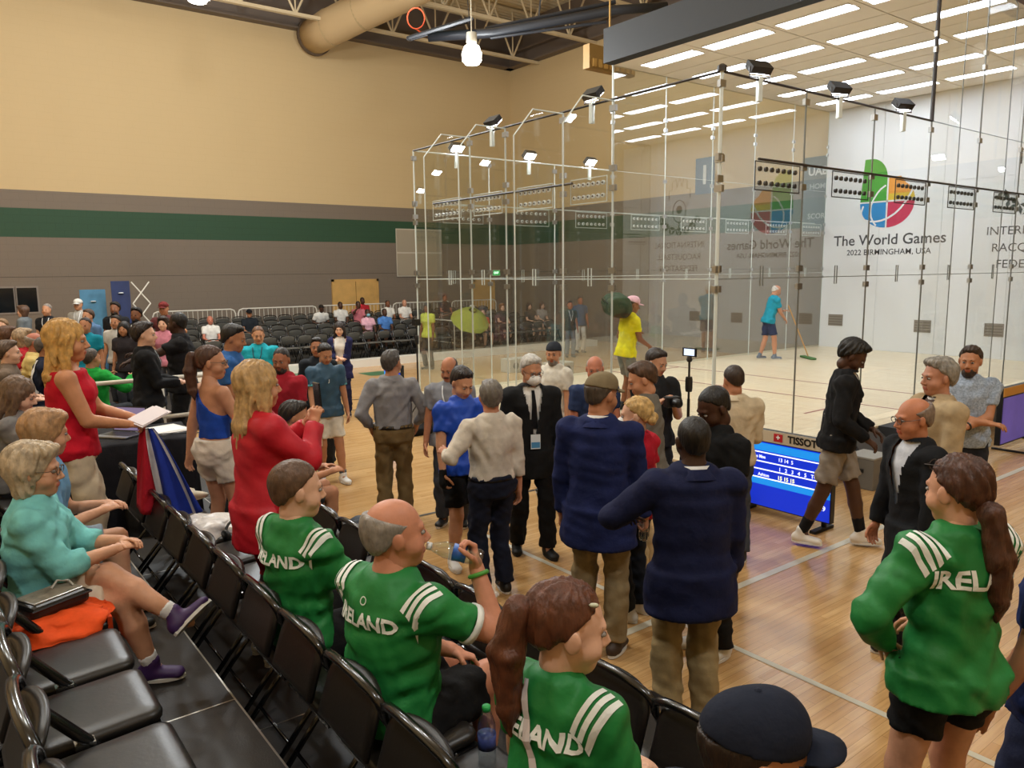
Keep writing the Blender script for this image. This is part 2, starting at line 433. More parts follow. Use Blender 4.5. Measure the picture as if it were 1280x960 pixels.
# folded basketball backstop under the roof
r = empty('basketball_backstop', (10.4, 15.9, 8.2))
BLK = mat('#23252a', .45, kind='black_steel')
c = Vector((10.4, 15.9, 8.2)); V = lambda *a: Vector(a)-c
MB().tube([V(10.06,16.22,8.05), V(11.3,15.3,8.13), V(13.6,13.6,8.62), V(14.6,12.9,8.7)], .11, 10).build('mast', BLK, r, True)
MB().tube([V(11.2,15.5,8.25), V(13.7,13.7,8.85)], .05, 8).build('brace', BLK, r)
MB().tube([V(11.2,15.3,8.0), V(13.4,13.7,8.35)], .035, 8).build('brace', BLK, r)
MB().tube([V(12.2,14.75,8.35), V(12.6,14.6,12.2)], .02, 6).build('hanger', BLK, r)
MB().tube([V(10.9,15.7,8.3), V(10.7,15.9,12.2)], .01, 6).build('hanger', BLK, r)
u = Vector((.78, -.56, .28)).normalized(); nrm = Vector((-.30, -.10, .95)); nrm = (nrm-u*nrm.dot(u)).normalized(); v = nrm.cross(u)
o = Vector((-.1, .2, .03)); bb = MB()
P4 = [o+u*(-.75)+v*(-.55), o+u*(.75)+v*(-.55), o+u*(.75)+v*(.55), o+u*(-.75)+v*(.55)]
bb.prism(P4, nrm*.03); bb.build('backboard', mat('#5d6258', .2, spec=.6), r)
for i in range(4): MB().tube([P4[i], P4[(i+1) % 4]], .05, 6).build('padding', BLK, r)
rc = o+u*(-.45)+v*(-.2)+nrm*.36
MB().tube([rc+Vector((math.cos(a)*.16+0, -math.cos(a)*.12, math.sin(a)*.23)) for a in np.linspace(0, 2*math.pi, 20, endpoint=False)], .016, 6, closed=True).build('rim', mat('#d2512a', .4), r)
MB().tube([rc+Vector((0,0,-.23)), o+u*(-.4)+v*(-.2)], .02, 6).build('rim_bracket', mat('#d2512a', .4), r)
tag(r, 'black folded up basketball backstop with orange rim under the roof', 'basketball hoop')

# ------------------------------------------------------------------ the glass court
CX, CY, CW, CL = 6.71, 5.18, 6.19, 12.49
ZF, ZT, ZCEIL, XFULL = .494, 4.566, 6.59, 11.32
CYL, CXF = CY+CW, CX+CL
plat = empty('court_platform', (0,0,0)); struct(plat)
MB().box((CX-.25, CY-.2, 0), (CXF+.3, CYL+.25, ZF-.03)).build('skirt', mat('#76777a', .6, kind='skirt'), plat)
MB().box((CX-.25, CY-.2, ZF-.03), (CXF+.3, CYL+.25, ZF)).build('playing_floor', COURTWOOD, plat)
REDL = mat('#8f2f28', .4, kind='line_paint')
for x in (12.9, 11.3): MB().box((x, CY, ZF), (x+.04, CYL, ZF+.002)).build('court_line', REDL, plat)
MB().box((10.0, CY+.9, ZF), (11.3, CY+.94, ZF+.002)).build('court_line', REDL, plat)
MB().box((11.3, CYL-.5, ZF), (12.9, CYL-.46, ZF+.002)).build('court_line', REDL, plat)

CLAMP = metal('#b9bcbd', .3); DKROD = mat('#2c2624', .4, kind='dark_rod')
def pane(parent, a, b, t, axis, name='glass_panel', gm=None):
    """upright pane between two (horizontal) points with polished edges"""
    (x0, y0, z0), (x1, y1, z1) = a, b; h = t/2
    if axis == 'y': o = MB().box((x0-h, y0, z0), (x0+h, y1, z1)).build(name, gm or GLASS, parent)
    else: o = MB().box((x0, y0-h, z0), (x1, y0+h, z1)).build(name, gm or GLASS, parent)
    return o
def strip(parent, a, b, r=.011, m=None, name='edge'):
    return MB().tube([a, b], r, 6).build(name, m or EDGE, parent)
def clamp(parent, c, n, w=.05):
    c = Vector(c); n = Vector(n); o = MB()
    o.box((c.x-(.02 if abs(n.x) else w), c.y-(.02 if abs(n.y) else w), c.z-.035), (c.x+(.02 if abs(n.x) else w), c.y+(.02 if abs(n.y) else w), c.z+.035))
    return o.build('clamp', CLAMP, parent)
BOLT_L = mat('#e9ecea', .4, kind='bolt'); BOLT_D = mat('#24211f', .4, kind='bolt')
def hole_plate(parent, c, ax, wd, dots, n=(1,0,0)):
    """clear plate with two rows of seven bolts"""
    c = Vector(c); ax = Vector(ax); n = Vector(n)
    p = MB(); e = ax*wd/2
    p.prism([c-e-Vector((0,0,.15))-n*.012, c+e-Vector((0,0,.15))-n*.012, c+e+Vector((0,0,.15))-n*.012, c-e+Vector((0,0,.15))-n*.012], n*.024)
    p = p.build('bolt_plate', GLASS, parent)
    fr = [c-e+Vector((0,0,-.15)), c+e+Vector((0,0,-.15)), c+e+Vector((0,0,.15)), c-e+Vector((0,0,.15))]
    MB().tube(fr, .007, 5, closed=True).build('plate_edge', dots if dots is BOLT_D else EDGE, p)
    b = MB(); b2 = MB()
    for i in range(7):
        for z in (-.075, .075):
            q = c+ax*((i-3)*wd/7.6)+Vector((0,0,z)); b.tube([q-n*.010, q+n*.014], .027, 8); b2.tube([q-n*.016, q+n*.019], .013, 6)
    o = b.build('bolt_rows', dots, p); o['kind'] = 'stuff'
    if dots is not BOLT_D: o = b2.build('bolt_holes', BOLT_D, p); o['kind'] = 'stuff'

# back wall (toward the spectators): six panes, four fins
gb = empty('glass_wall_back'); struct(gb)
ys = [CY, 6.73, 7.63, 8.85, 9.73, CYL]
for a, b in zip(ys[:-1], ys[1:]):
    for z0, z1 in ((ZF, 2.46), (2.47, ZT)):
        pane(gb, (CX, a+.004, z0), (CX, b-.004, z1), .012, 'y')
for y in ys: strip(gb, (CX, y, ZF), (CX, y, ZT), .012)
strip(gb, (CX, CY, ZT), (CX, CYL, ZT), .014, DKROD, 'top_rail')
strip(gb, (CX, CY, 2.465), (CX, CYL, 2.465), .006)
for y in ys[1:-1]:
    pr = [(CX-.01, y-.006, ZF), (CX-.8, y-.006, ZF), (CX-.8, y-.006, ZT-.36), (CX-.5, y-.006, ZT-.02), (CX-.01, y-.006, ZT-.02)]
    fo = MB().prism(pr, (0, .012, 0)).build('glass_fin', GLASS, gb)
    MB().tube([pr[1], pr[2], pr[3], pr[4]], .009, 6).build('edge', EDGE, fo)
    for z in (2.36, 2.57, 3.55, 3.78, ZT-.1): clamp(gb, (CX, y, z), (1,0,0))
for z in (2.36, 2.57, 3.4, 3.7): clamp(gb, (CX, CYL, z), (1,0,0)); clamp(gb, (CX, CY, z), (1,0,0))
for y0, y1 in ((10.75, 9.95), (9.6, 8.9), (8.55, 7.8), (7.45, 6.8)):
    hole_plate(gb, (CX-.03, (y0+y1)/2, 3.55), (0,1,0), abs(y1-y0), BOLT_L)
MB().tube([(CX-.05, 10.7, 3.66), (CX-.05, 7.4, 3.66)], .016, 6).build('tie_rod', DKROD, gb)
for y in (8.2, 9.4, 7.1, 10.3):
    MB().tube([(CX-.025, y-.03, 2.38), (CX-.025, y+.03, 2.38), (CX-.025, y+.03, 2.6), (CX-.025, y-.03, 2.6)], .008, 5, closed=True).build('door_pull', EDGE, gb)

# side walls: left full of reflections, right nearest the camera
def side_wall(name, y, out, nfin, plates_dark):
    g = empty(name); struct(g)
    n_lo = 3; xs = [CX+(XFULL-CX)*i/n_lo for i in range(n_lo+1)] + [XFULL+(CXF-XFULL)*i/5 for i in range(1, 6)]
    for i, (a, b) in enumerate(zip(xs[:-1], xs[1:])):
        tops = [(ZF, 2.46), (2.47, ZT)] + ([(ZT+.01, ZCEIL)] if i >= n_lo else [])
        for z0, z1 in tops: pane(g, (a+.004, y, z0), (b-.004, y, z1), .012, 'x', gm=GLASS if plates_dark else GLASS_L)
    vm = mat('#7f8380', .3, metal=.5, kind='joint') if plates_dark else EDGE
    for i, x in enumerate(xs):
        zt = ZCEIL if i >= n_lo else ZT
        strip(g, (x, y, ZF), (x, y, zt), .011, vm)
        for z in (2.36, 2.57, 3.5, 3.72, ZT-.12) + ((5.5, 5.7) if i >= n_lo else ()):
            clamp(g, (x, y, z), (0,1,0), .045)
        if i >= nfin:
            d = .38*out
            pr = [(x-.006, y, ZF), (x-.006, y+d, ZF), (x-.006, y+d, zt-.3), (x-.006, y+d*.6, zt-.05), (x-.006, y, zt-.05)]
            fo = MB().prism(pr, (.012, 0, 0)).build('glass_fin', GLASS, g)
            MB().tube([pr[1], pr[2], pr[3], pr[4]], .007, 6).build('edge', vm, fo)
    strip(g, (CX, y, ZT), (XFULL, y, ZT), .014, DKROD if plates_dark else EDGE, 'top_rail')
    strip(g, (XFULL, y, ZT), (CXF, y, ZT), .005, vm); strip(g, (CX, y, 2.465), (CXF, y, 2.465), .005, vm)
    for a, b in zip(xs[:-1], xs[1:]):
        m_ = (a+b)/2; wd = (b-a)*.55
        hole_plate(g, (b-wd/2-.12, y+.03*out, 3.57), (1,0,0), wd, BOLT_D if plates_dark else BOLT_L, (0,1,0))
        MB().tube([(m_-.025, y+.02*out, 2.38), (m_+.025, y+.02*out, 2.38), (m_+.025, y+.02*out, 2.6), (m_-.025, y+.02*out, 2.6)], .007, 5, closed=True).build('door_pull', vm, g)
    MB().tube([(CX+.6, y+.05*out, 3.74), (CXF-.4, y+.05*out, 3.74)], .015 if plates_dark else .012, 6).build('tie_rod', DKROD if plates_dark else EDGE, g)
    return g
gl = side_wall('glass_wall_left', CYL, 1, 99, False)
gr = side_wall('glass_wall_right', CY, -1, 3, True)
MB().tube([(XFULL, CY, ZT), (XFULL, CY, ZCEIL)], .028, 8).build('corner_post', DKROD, gr)
MB().tube([(CX, CY, ZF), (CX, CY, ZT+.03)], .02, 8).build('corner_post', EDGE, gr)
MB().lathe([(.05, 0), (.05, .05), (.02, .07)], (CX, CY, ZT), 10).build('corner_cap', DKROD, gr)
MB().tube([(XFULL, CYL, ZT), (XFULL, CYL, ZCEIL)], .02, 8).build('corner_post', EDGE, gl)

# flood lights clamped on the top rails, facing into the court
def flood(p, d, label):
    r = empty('flood_light', p); d = Vector(d).normalized()
    rz = math.atan2(-d.x, d.y); r.rotation_euler = (0, 0, rz)
    rot = Matrix.Rotation(R(-48), 3, 'X')
    MB().box((-.13, -.04, .07), (.13, .04, .21), rot, (0, 0, .12)).build('housing', mat('#17181a', .5), r)
    MB().box((-.115, .04, .08), (.115, .047, .20), rot, (0, 0, .12)).build('lens', mat('#f4f8ff', .4, emit=FLOOD_STRENGTH), r)
    MB().tube([(-.13, 0, .13), (-.13, 0, .03), (.13, 0, .03), (.13, 0, .13)], .01, 5).build('yoke', DKROD, r)
    MB().box((-.025, -.025, -.22), (.025, .025, .03)).build('clamp', EDGE, r)
    tag(r, label, 'flood light', 'flood lights on the court walls')
for x, lb in ((7.56, 'lit flood light on the far glass wall, leftmost of three'), (9.16, 'lit flood light on the far glass wall, middle of three'), (10.69, 'lit flood light on the far glass wall, rightmost of three')):
    flood((x, CYL, ZT), (0.1, -1, 0), lb)
for x, lb in ((7.35, 'black flood light on the near side glass wall, closest to the corner'), (8.95, 'black flood light on the near side glass wall, middle of three'), (10.52, 'black flood light on the near side glass wall, closest to the tall post')):
    flood((x, CY, ZT), (.3, 1, 0), lb)
for y, lb in ((9.16, 'black flood light on the back glass wall, left one of two'), (7.1, 'black flood light on the back glass wall, right one of two')):
    flood((CX, y, ZT), (1, 0, 0), lb)

# court ceiling, header and light panels
cc = empty('court_ceiling'); struct(cc)
TILE = mat('#efe7da', .8, bump=(90, .05), kind='ceiling_tile')
rows = [11.9, 13.45, 14.95, 16.5, 18.1]; cols_ = [10.38, 8.87, 7.36, 5.86]
xe = [XFULL, 12.7, 14.2, 15.72, 17.3, CXF]; ye = [CYL, 9.62, 8.12, 6.61, CY-.05]
for i in range(5):
    for j in range(4):
        MB().box((xe[i]+.012, ye[j+1]+.012, ZCEIL), (xe[i+1]-.012, ye[j]-.012, ZCEIL+.03)).build('ceiling_panel', TILE, cc)
MB().box((XFULL, CY-.05, ZCEIL+.012), (CXF+.6, CYL, ZCEIL+.06)).build('deck', mat('#b3a893', .8), cc)
MB().box((XFULL-.25, CY-.3, ZCEIL), (XFULL, CYL+.02, ZCEIL+.64)).build('header', mat('#0f0f0f', .6), cc)
MB().box((XFULL, CY-.3, ZCEIL-.02), (CXF+.6, CY-.05, ZCEIL+.64)).build('side_fascia', mat('#5f4127', .6), cc)
MB().box((XFULL, CYL, ZCEIL), (CXF+.6, CYL+.05, ZCEIL+.3)).build('side_fascia', mat('#cdbb97', .6), cc)
lit = mat('#e8f1ff', .5, emit=TROFFER_STRENGTH, kind='troffer')
ordn = ('first', 'second', 'third', 'fourth', 'last'); cn = ('far left', 'centre left', 'centre right', 'near right')
for i, x in enumerate(rows):
    for j, y in enumerate(cols_):
        r = empty('ceiling_light', (x, y, ZCEIL))
        MB().box((-.17, -.63, -.012), (.17, .63, .0)).build('diffuser', lit, r)
        MB().tube([(-.18, -.64, -.008), (.18, -.64, -.008), (.18, .64, -.008), (-.18, .64, -.008)], .012, 4, closed=True).build('frame', mat('#e6e0d2', .5), r)
        tag(r, '%s light panel in the %s ceiling row from the black header' % (cn[j], ordn[i]), 'ceiling light', 'light panels of the court ceiling')
# warm air grille beyond the header
r = empty('air_grille', (12.6, CYL+1.4, 6.9))
MB().box((-.7, -.1, 0), (.7, .1, .5)).build('frame', mat('#8a6a35', .6), r)
for i in range(8): MB().box((-.62+i*.17, -.14, .04), (-.52+i*.17, -.09, .2)).build('blade', mat('#b18a49', .5), r)
MB().tube([(0, 0, .5), (0, 0, ZC-6.95)], .02, 6).build('hanger', mat('#b18a49', .5), r)
tag(r, 'small brown slatted grille hanging just left of the black header', 'grille')

# front wall: white panels with printing
fwall = empty('court_front_wall'); struct(fwall)
WHITE = mat('#e4e7e8', .32, spec=.5, kind='white_panel')
nb = 5; wz = (CYL-(CY-1.2))/nb
for i in range(nb):
    y1 = CYL-i*wz; y0 = y1-wz
    for z0, z1 in ((ZF, 2.52), (2.52, 4.55), (4.55, ZCEIL)):
        MB().box((CXF, y0+.003, z0+.002), (CXF+.1, y1-.003, z1-.002)).build('wall_panel', WHITE, fwall)
MB().box((CXF+.02, CY-1.2, ZF), (CXF+.3, CYL, ZCEIL)).build('wall_core', mat('#c9cdcf', .5), fwall)
for y, z in ((10.93, 1.22), (8.69, 1.16), (7.12, 1.15)):
    o = MB().box((CXF-.012, y-.2, z-.15), (CXF, y+.2, z+.15)).build('vent_plate', mat('#8a8378', .5), fwall)
    for k in range(4): MB().box((CXF-.016, y-.18, z-.12+k*.066), (CXF-.012, y+.18, z-.095+k*.066)).build('louvre', mat('#6d665c', .5), o)
INK = mat('#3a3f45', .5, kind='print')
UX, UZ = (0, -1, 0), (0, 0, 1)
def wt(key, y, z, m=INK, sc=1.0): return text_obj(key, m, (CXF-.004, y, z), UX, UZ, fwall, 'lettering', 0, sc)
wt('twg', 9.68, 3.26, INK, 1.02); wt('bham', 9.66, 2.96, INK, .98)
wt('irf1', 6.42, 3.35); wt('irf2', 6.42, 2.98); wt('irf3', 6.42, 2.62)
# coloured emblem built of four flat fields split by white arcs
def field(poly, col, name='emblem_field', off=.004):
    P = [(CXF-off, 10.42-u, 3.56+v) for u, v in poly]
    b = MB(); b.add(P, [tuple(range(len(P)))]); return b.build(name, mat(col, .45, kind='print'), fwall)
def arc(cx_, cy_, r0, r1, a0, a1, n=14):
    return [(cx_+r0*math.cos(R(a)), cy_+r1*math.sin(R(a))) for a in np.linspace(a0, a1, n)]
field([(0, .66)]+[(0.08, 1.70)]+[(.25, 1.70)]+arc(.25, 1.2, .42, .50, 90, 0)+[(.67, .66)], '#3f9f28')
field([(.71, .66), (.71, 1.22), (1.0, 1.22)]+arc(.7, .66, .66, .52, 50, 0), '#e79a33')
field([(.71, .66), (.71, .82), (1.27, .82)]+arc(.7, .66, .66, .52, 18, 0, 5), '#dcbb2c', off=.006)
field([(0.0, .62)]+arc(.68, .62, .68, .62, 180, 270)+[(.67, .62)], '#1f86c8')
field([(.71, .62), (.71, 0)]+arc(.70, .62, .66, .62, -88, 0), '#c01f4e')
def ribbon(pts, wd, off):
    P = []; n_ = len(pts)
    for i, (u_, v_) in enumerate(pts):
        a = pts[max(0, i-1)]; b_ = pts[min(n_-1, i+1)]; t = Vector((b_[0]-a[0], b_[1]-a[1])).normalized()
        P += [(CXF-off, 10.42-(u_-t.y*wd/2), 3.56+v_+t.x*wd/2), (CXF-off, 10.42-(u_+t.y*wd/2), 3.56+v_-t.x*wd/2)]
    b = MB(); b.add(P, [(2*i, 2*i+1, 2*i+3, 2*i+2) for i in range(n_-1)]); b.build('emblem_arc', WHITE, fwall)
ribbon([(.64, 1.03), (.52, .95), (.44, .86), (.34, .70), (.29, .56), (.28, .42), (.30, .28), (.36, .16), (.44, .06)], .04, .008)
ribbon([(1.34, 1.0), (1.30, .88), (1.24, .76), (1.15, .61), (1.04, .46), (.90, .33), (.74, .235), (.58, .18), (.44, .16), (.28, .17), (.14, .21), (.06, .30), (.04, .41), (.09, .56)], .045, .009)
ribbon([(.69, 0), (.69, 1.2)], .035, .010); ribbon([(0, .64), (1.37, .64)], .035, .010)
# federation crest: laurel leaves, tower outline, ball
def crest(yc, zc):
    P = lambda u_, v_: (CXF-.005, yc-u_, zc+v_)
    for sgn in (-1, 1):
        for i in range(7):
            a = R(200+i*20); cx_, cz_ = .78*math.cos(a)*-sgn, .62*math.sin(a)+.1
            for dlt in (-.5, .6):
                t = Vector((math.cos(a+1.2+dlt)*-sgn, math.sin(a+1.2+dlt))); nn = Vector((-t.y, t.x))*.045; c0 = Vector((cx_, cz_))
                b = MB(); q = [c0, c0+t*.12+nn, c0+t*.24, c0+t*.12-nn]; b.add([P(*p) for p in q], [(0,1,2,3)]); b.build('laurel_leaf', INK, fwall)
    MB().tube([P(.26*math.cos(a), .05+.34*math.sin(a)) for a in np.linspace(0, 2*math.pi, 20, endpoint=False)], .014, 4, closed=True).build('racquet_outline', INK, fwall)
    MB().tube([P(0, -.3), P(0, -.62)], .02, 4).build('racquet_handle', INK, fwall)
    b = MB(); b.add([P(.12*math.cos(a), .1+.13*math.sin(a)) for a in np.linspace(0, 2*math.pi, 14, endpoint=False)], [tuple(range(14))]); b.build('ball_mark', INK, fwall)
    tw = [(-.42, .42), (-.42, .72), (-.3, .72), (-.3, .95), (-.15, 1.05), (-.1, .8), (0, 1.1), (.1, .8), (.15, 1.05), (.3, .95), (.3, .72), (.42, .72), (.42, .42)]
    MB().tube([P(*p) for p in tw], .016, 4).build('crest_outline', INK, fwall)
crest(6.42, 4.35)
SIGN1_Y, SIGN1_Z = 15.84, 5.48
# blue sign on the far gym wall seen over the left glass wall
r = empty('court_sign', (XF-.03, SIGN1_Y, SIGN1_Z))
MB().box((-.03, -.36, -.55), (0, .36, .55)).build('panel', mat('#4f6f88', .6), r)
text_obj('n1', mat('#e9eef2', .6), (-.035, 0, 0), (0,-1,0), (0,0,1), r)
tag(r, 'grey blue sign with a large white numeral 1 behind the court glass', 'sign')
r = empty('court_sign', (XF-.03, CYL+.62, 4.6))
MB().box((-.03, -.42, -1.0), (0, .42, 1.0)).build('panel', mat('#5a7078', .6), r)
text_obj('uab', mat('#e9eef2', .6), (-.035, 0, .6), (0,-1,0), (0,0,1), r)
for k_, zz in (('home', .2), ('score', -.6)): text_obj(k_, mat('#b9c4ca', .6), (-.035, -.05, zz), (0,-1,0), (0,0,1), r)
tag(r, 'grey sign with small white letters beside the white front wall', 'sign')
# ------------------------------------------------------------------ seating risers
DECK = mat('#2c2825', .55, spec=.4, var=.18, vscale=5, bump=(120, .15), kind='riser_deck')
ALU = metal('#b9b4aa', .35)
FASC = mat('#141414', .7, kind='riser_fascia')
def tier(name, x0, x1, z, ys, under=0.0):
    r = empty(name); struct(r)
    for a, b in zip(ys[:-1], ys[1:]):
        MB().box((x0+.004, a+.004, z-.05), (x1-.012, b-.004, z)).build('deck_panel', DECK, r)
        MB().box((x1-.012, a, z-.05), (x1-.004, b, z+.001)).build('edge_trim', ALU, r)
        MB().box((x0+.02, a-.004, z-.04), (x1-.012, a+.004, z+.001)).build('joint_trim', ALU, r)
        for x in (x0+.1, x1-.1):
            MB().tube([(x, a+.1, 0), (x, a+.1, z-.05)], .022, 6).build('leg', FASC, r)
    MB().box((x1-.06, ys[0], 0), (x1-.05, ys[-1], z-.06)).build('fascia', FASC, r)
YJ = [-1.43, 1.01, 3.45, 5.89, 8.33, 10.77, 13.21]
tier('riser_top', -2.16, -1.08, 1.0, YJ[:4]); tier('riser_upper', -1.08, -.02, .8, YJ); tier('riser_middle', -.02, 1.0, .6, YJ); tier('riser_lower', 1.0, 2.04, .4, YJ); tier('riser_front', 2.04, 3.0, .2, YJ)

# ------------------------------------------------------------------ folding chairs
VINYL = mat('#1d1a18', .38, spec=.45, var=.08, vscale=9, bump=(70, .05), kind='vinyl')
TUBE = mat('#0d0d0e', .22, spec=.6, coat=.4, kind='gloss_black_tube')
CHROME = metal('#9a9a98', .25)
def rounded(wd, dp, r, n=5):
    pts = []
    for cx_, cy_, a0 in ((wd-r, dp-r, 0), (-wd+r, dp-r, 90), (-wd+r, -dp+r, 180), (wd-r, -dp+r, 270)):
        for k in range(n): a = R(a0+90*k/(n-1)); pts.append((cx_+r*math.cos(a), cy_+r*math.sin(a)))
    return pts
def pad(poly, prof):
    """soft slab: outline poly (2D) stacked with insets; prof = (z, inset)"""
    b = MB(); n = len(poly); vs = []; c = Vector((sum(p[0] for p in poly)/n, sum(p[1] for p in poly)/n))
    for z, ins in prof:
        for p in poly:
            d_ = Vector(p)-c; q = c+d_*(1-ins/d_.length); vs.append((q.x, q.y, z))
    fs = [tuple(range(n))[::-1], tuple((len(prof)-1)*n+i for i in range(n))]
    for j in range(len(prof)-1): fs += [(j*n+i, j*n+(i+1) % n, (j+1)*n+(i+1) % n, (j+1)*n+i) for i in range(n)]
    b.add(vs, fs); return b
PARTS = {}
def chair_meshes():
    # seat, slightly tilted back
    b = pad(rounded(.20, .205, .05), ((-.022, .02), (-.018, .004), (0, 0), (.014, .006), (.024, .03), (.028, .09)))
    t = Matrix.Rotation(R(3), 3, 'X'); b.v = [tuple(t @ Vector(v) + Vector((0, .0, .435))) for v in b.v]; PARTS['seat'] = (b, VINYL, True)
    b = MB(); b.box((-.2, -.2, .395), (.2, .195, .412)); PARTS['seat_pan'] = (b, TUBE, False)
    # backrest, arched top, curved
    n = 12; poly = [(-.195, -.11)] + [(.195, -.11)] + [(.195*math.cos(a), .045+.095*max(0, math.sin(a))**.6) for a in np.linspace(0, math.pi, n)]
    b = pad(poly, ((-.012, .012), (-.008, 0), (.006, 0), (.018, .018), (.022, .05)))
    tl = Matrix.Rotation(R(72), 3, 'X')
    vv = []
    for v in b.v:
        v = Vector(v); v.z += (v.x/.2)**2*.028
        p = tl @ v; vv.append((p.x, p.y-.205, p.z+.62))
    b.v = vv; PARTS['backrest'] = (b, VINYL, True)
    # front frame: arched top, straight down to the front feet
    def up(s_, x, y): return None
    path = [(-.218, .20, .0), (-.218, .035, .36), (-.218, -.155, .60), (-.218, -.205, .69)]
    arc_ = [(-.218*math.cos(a), -.205-.032*math.sin(a), .69+.095*math.sin(a)**.6) for a in np.linspace(.12, math.pi-.12, 15)]
    full = path + arc_ + [(-x, y, z) for x, y, z in path[::-1]]
    b = MB().tube(full, .0185, 8, flat=.85); PARTS['frame'] = (b, TUBE, True)
    for s_ in (-1, 1):
        b = MB().tube([(s_*.19, .10, .41), (s_*.19, -.10, .19), (s_*.19, -.26, .0)], .013, 8); PARTS['rear_leg', s_] = (b, TUBE, True)
    b = MB().tube([(-.215, .135, .14), (.215, .135, .14)], .009, 6); PARTS['crossbar', 0] = (b, TUBE, True)
    b = MB().tube([(-.19, -.19, .09), (.19, -.19, .09)], .009, 6); PARTS['crossbar', 1] = (b, TUBE, True)
    for s_ in (-1, 1):
        b = MB().box((s_*.215-.012, -.08, .42), (s_*.215+.012, -.02, .46)); PARTS['hinge', s_] = (b, CHROME, False)
chair_meshes()
PROTO = None
def chair(x, y, z, rz, label, group, far=False):
    global PROTO
    if PROTO is None:
        PROTO = {}
        for k, (b, m, s_) in PARTS.items():
            nm = k if isinstance(k, str) else k[0]
            me = bpy.data.meshes.new(nm); me.from_pydata([tuple(v) for v in b.v], [], b.f); me.materials.append(m)
            if s_: sm(me)
            me.update(); PROTO[k] = (nm, me)
    r = empty('folding_chair', (x, y, z), rz)
    for k, (nm, me) in PROTO.items():
        if far and nm in ('hinge', 'seat_pan', 'crossbar'): continue
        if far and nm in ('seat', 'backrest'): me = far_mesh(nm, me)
        o = bpy.data.objects.new(nm, me); COL.objects.link(o); o.parent = r
    tag(r, label, 'chair', group)
    return r
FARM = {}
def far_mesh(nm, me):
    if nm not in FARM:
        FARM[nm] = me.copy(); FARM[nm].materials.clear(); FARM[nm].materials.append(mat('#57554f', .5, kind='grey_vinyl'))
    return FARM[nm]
FWD = -math.pi/2
NUM = ['first','second','third','fourth','fifth','sixth','seventh','eighth','ninth','tenth','eleventh','twelfth','thirteenth','fourteenth','fifteenth','sixteenth','seventeenth','eighteenth','nineteenth','twentieth']
ya = [1.58, 2.02, 2.47, 2.92, 3.36, 3.81, 4.26, 4.71, 6.1, 6.55]
la = ['row corner chair hidden below the frame by the photographer', 'black folding chair at the lower left corner, nearest the camera', 'empty padded black chair nearest the bottom left of the tiled deck',
      'empty padded black chair with a small white tear on its seat edge', 'empty padded black chair next to the orange jacket', 'black chair holding the orange jacket',
      'black chair under the woman in the turquoise shirt', 'black chair beside the woman in turquoise', 'black chair under the person with the phone at the left edge', 'black chair at the far end of the woman in grey']
for i, y in enumerate(ya):
    if i > 0: chair(.34, y, .6, FWD, la[i], 'folding chairs in the deck row with the orange jacket')
yb = [.53, 1.0, 1.46, 1.93, 2.39, 2.86, 3.32, 3.79, 4.25, 4.72, 5.18, 5.65, 6.11]
lb_ = ['chair at the near end of the green shirt row', 'black chair under the navy cap', 'black chair under the girl with the ponytail', 'black chair between the drinking man and the ponytail girl', 'black chair under the man drinking water', 'empty black chair between the two men in green shirts',
       'black chair under the young man in the green shirt', 'empty black chair left of the young man in green', 'black chair behind the woman in the red jacket', 'empty chair two places left of the red jacket woman',
       'black chair holding the clear plastic bag', 'black chair with headphones and cloth on it', 'black chair below the hanging flag']
for i, y in enumerate(yb): chair(1.31, y, .4, FWD, lb_[i], 'folding chairs in the row of the green shirts')
yc = [.70, 1.16, 1.62, 2.06, 2.53, 3.0, 3.46, 3.93, 4.4, 4.86, 5.33, 5.8, 6.27]
lc = ['front row chair nearest the bottom right corner', 'front row chair ahead of the navy cap', 'empty front row chair just left of the navy cap', 'empty front row chair right of the ponytail girl',
      'front row chair hidden behind the ponytail girl', 'empty front row chair in front of the drinking man', 'empty front row chair in front of the young man in green', 'second empty front row chair left of the drinking man',
      'empty front row chair near the man in the blue shirt', 'front row chair beside the striped sports bag', 'front row chair behind the girl in white shorts', 'front row chair with papers on it', 'front row chair under the seated man in blue']
for i, y in enumerate(yc): chair(2.29, y, .2, FWD, lc[i], 'folding chairs in the front row')

struct(MB().box((.5, 13.25, 0), (4.6, 20.5, .3)).build('riser_side', DECK))
NUM2 = NUM+['twenty first', 'twenty second', 'twenty third', 'twenty fourth', 'twenty fifth']
# far seating: low tiers, curb, chairs facing the court
TIERM = mat('#3a3834', .7)
for i in range(5):
    struct(MB().box((4.0, 20.0+i*1.0, 0), (18.6, 21.0+i*1.0, .12+.09*i)).build('riser_far', TIERM))
o = MB().box((3.5, 19.35, 0), (18.6, 19.75, .2)).build('curb', mat('#dcd7cc', .6)); struct(o)
rown = ['front', 'second', 'third', 'fourth', 'back']
rng = random.Random(3)
for i in range(5):
    for k in range(25):
        x = 5.5+.5*k+(.15 if i % 2 else 0)
        if 13.15 < x < 14.05: continue
        if x > 17.6: continue
        chair(x, 20.45+i*1.0, .12+.09*i, math.pi+rng.uniform(-.05, .05), '%s black folding chair from the left in the %s row of the far seating' % (NUM2[k], rown[i]), 'far seating %s row' % rown[i], far=True)
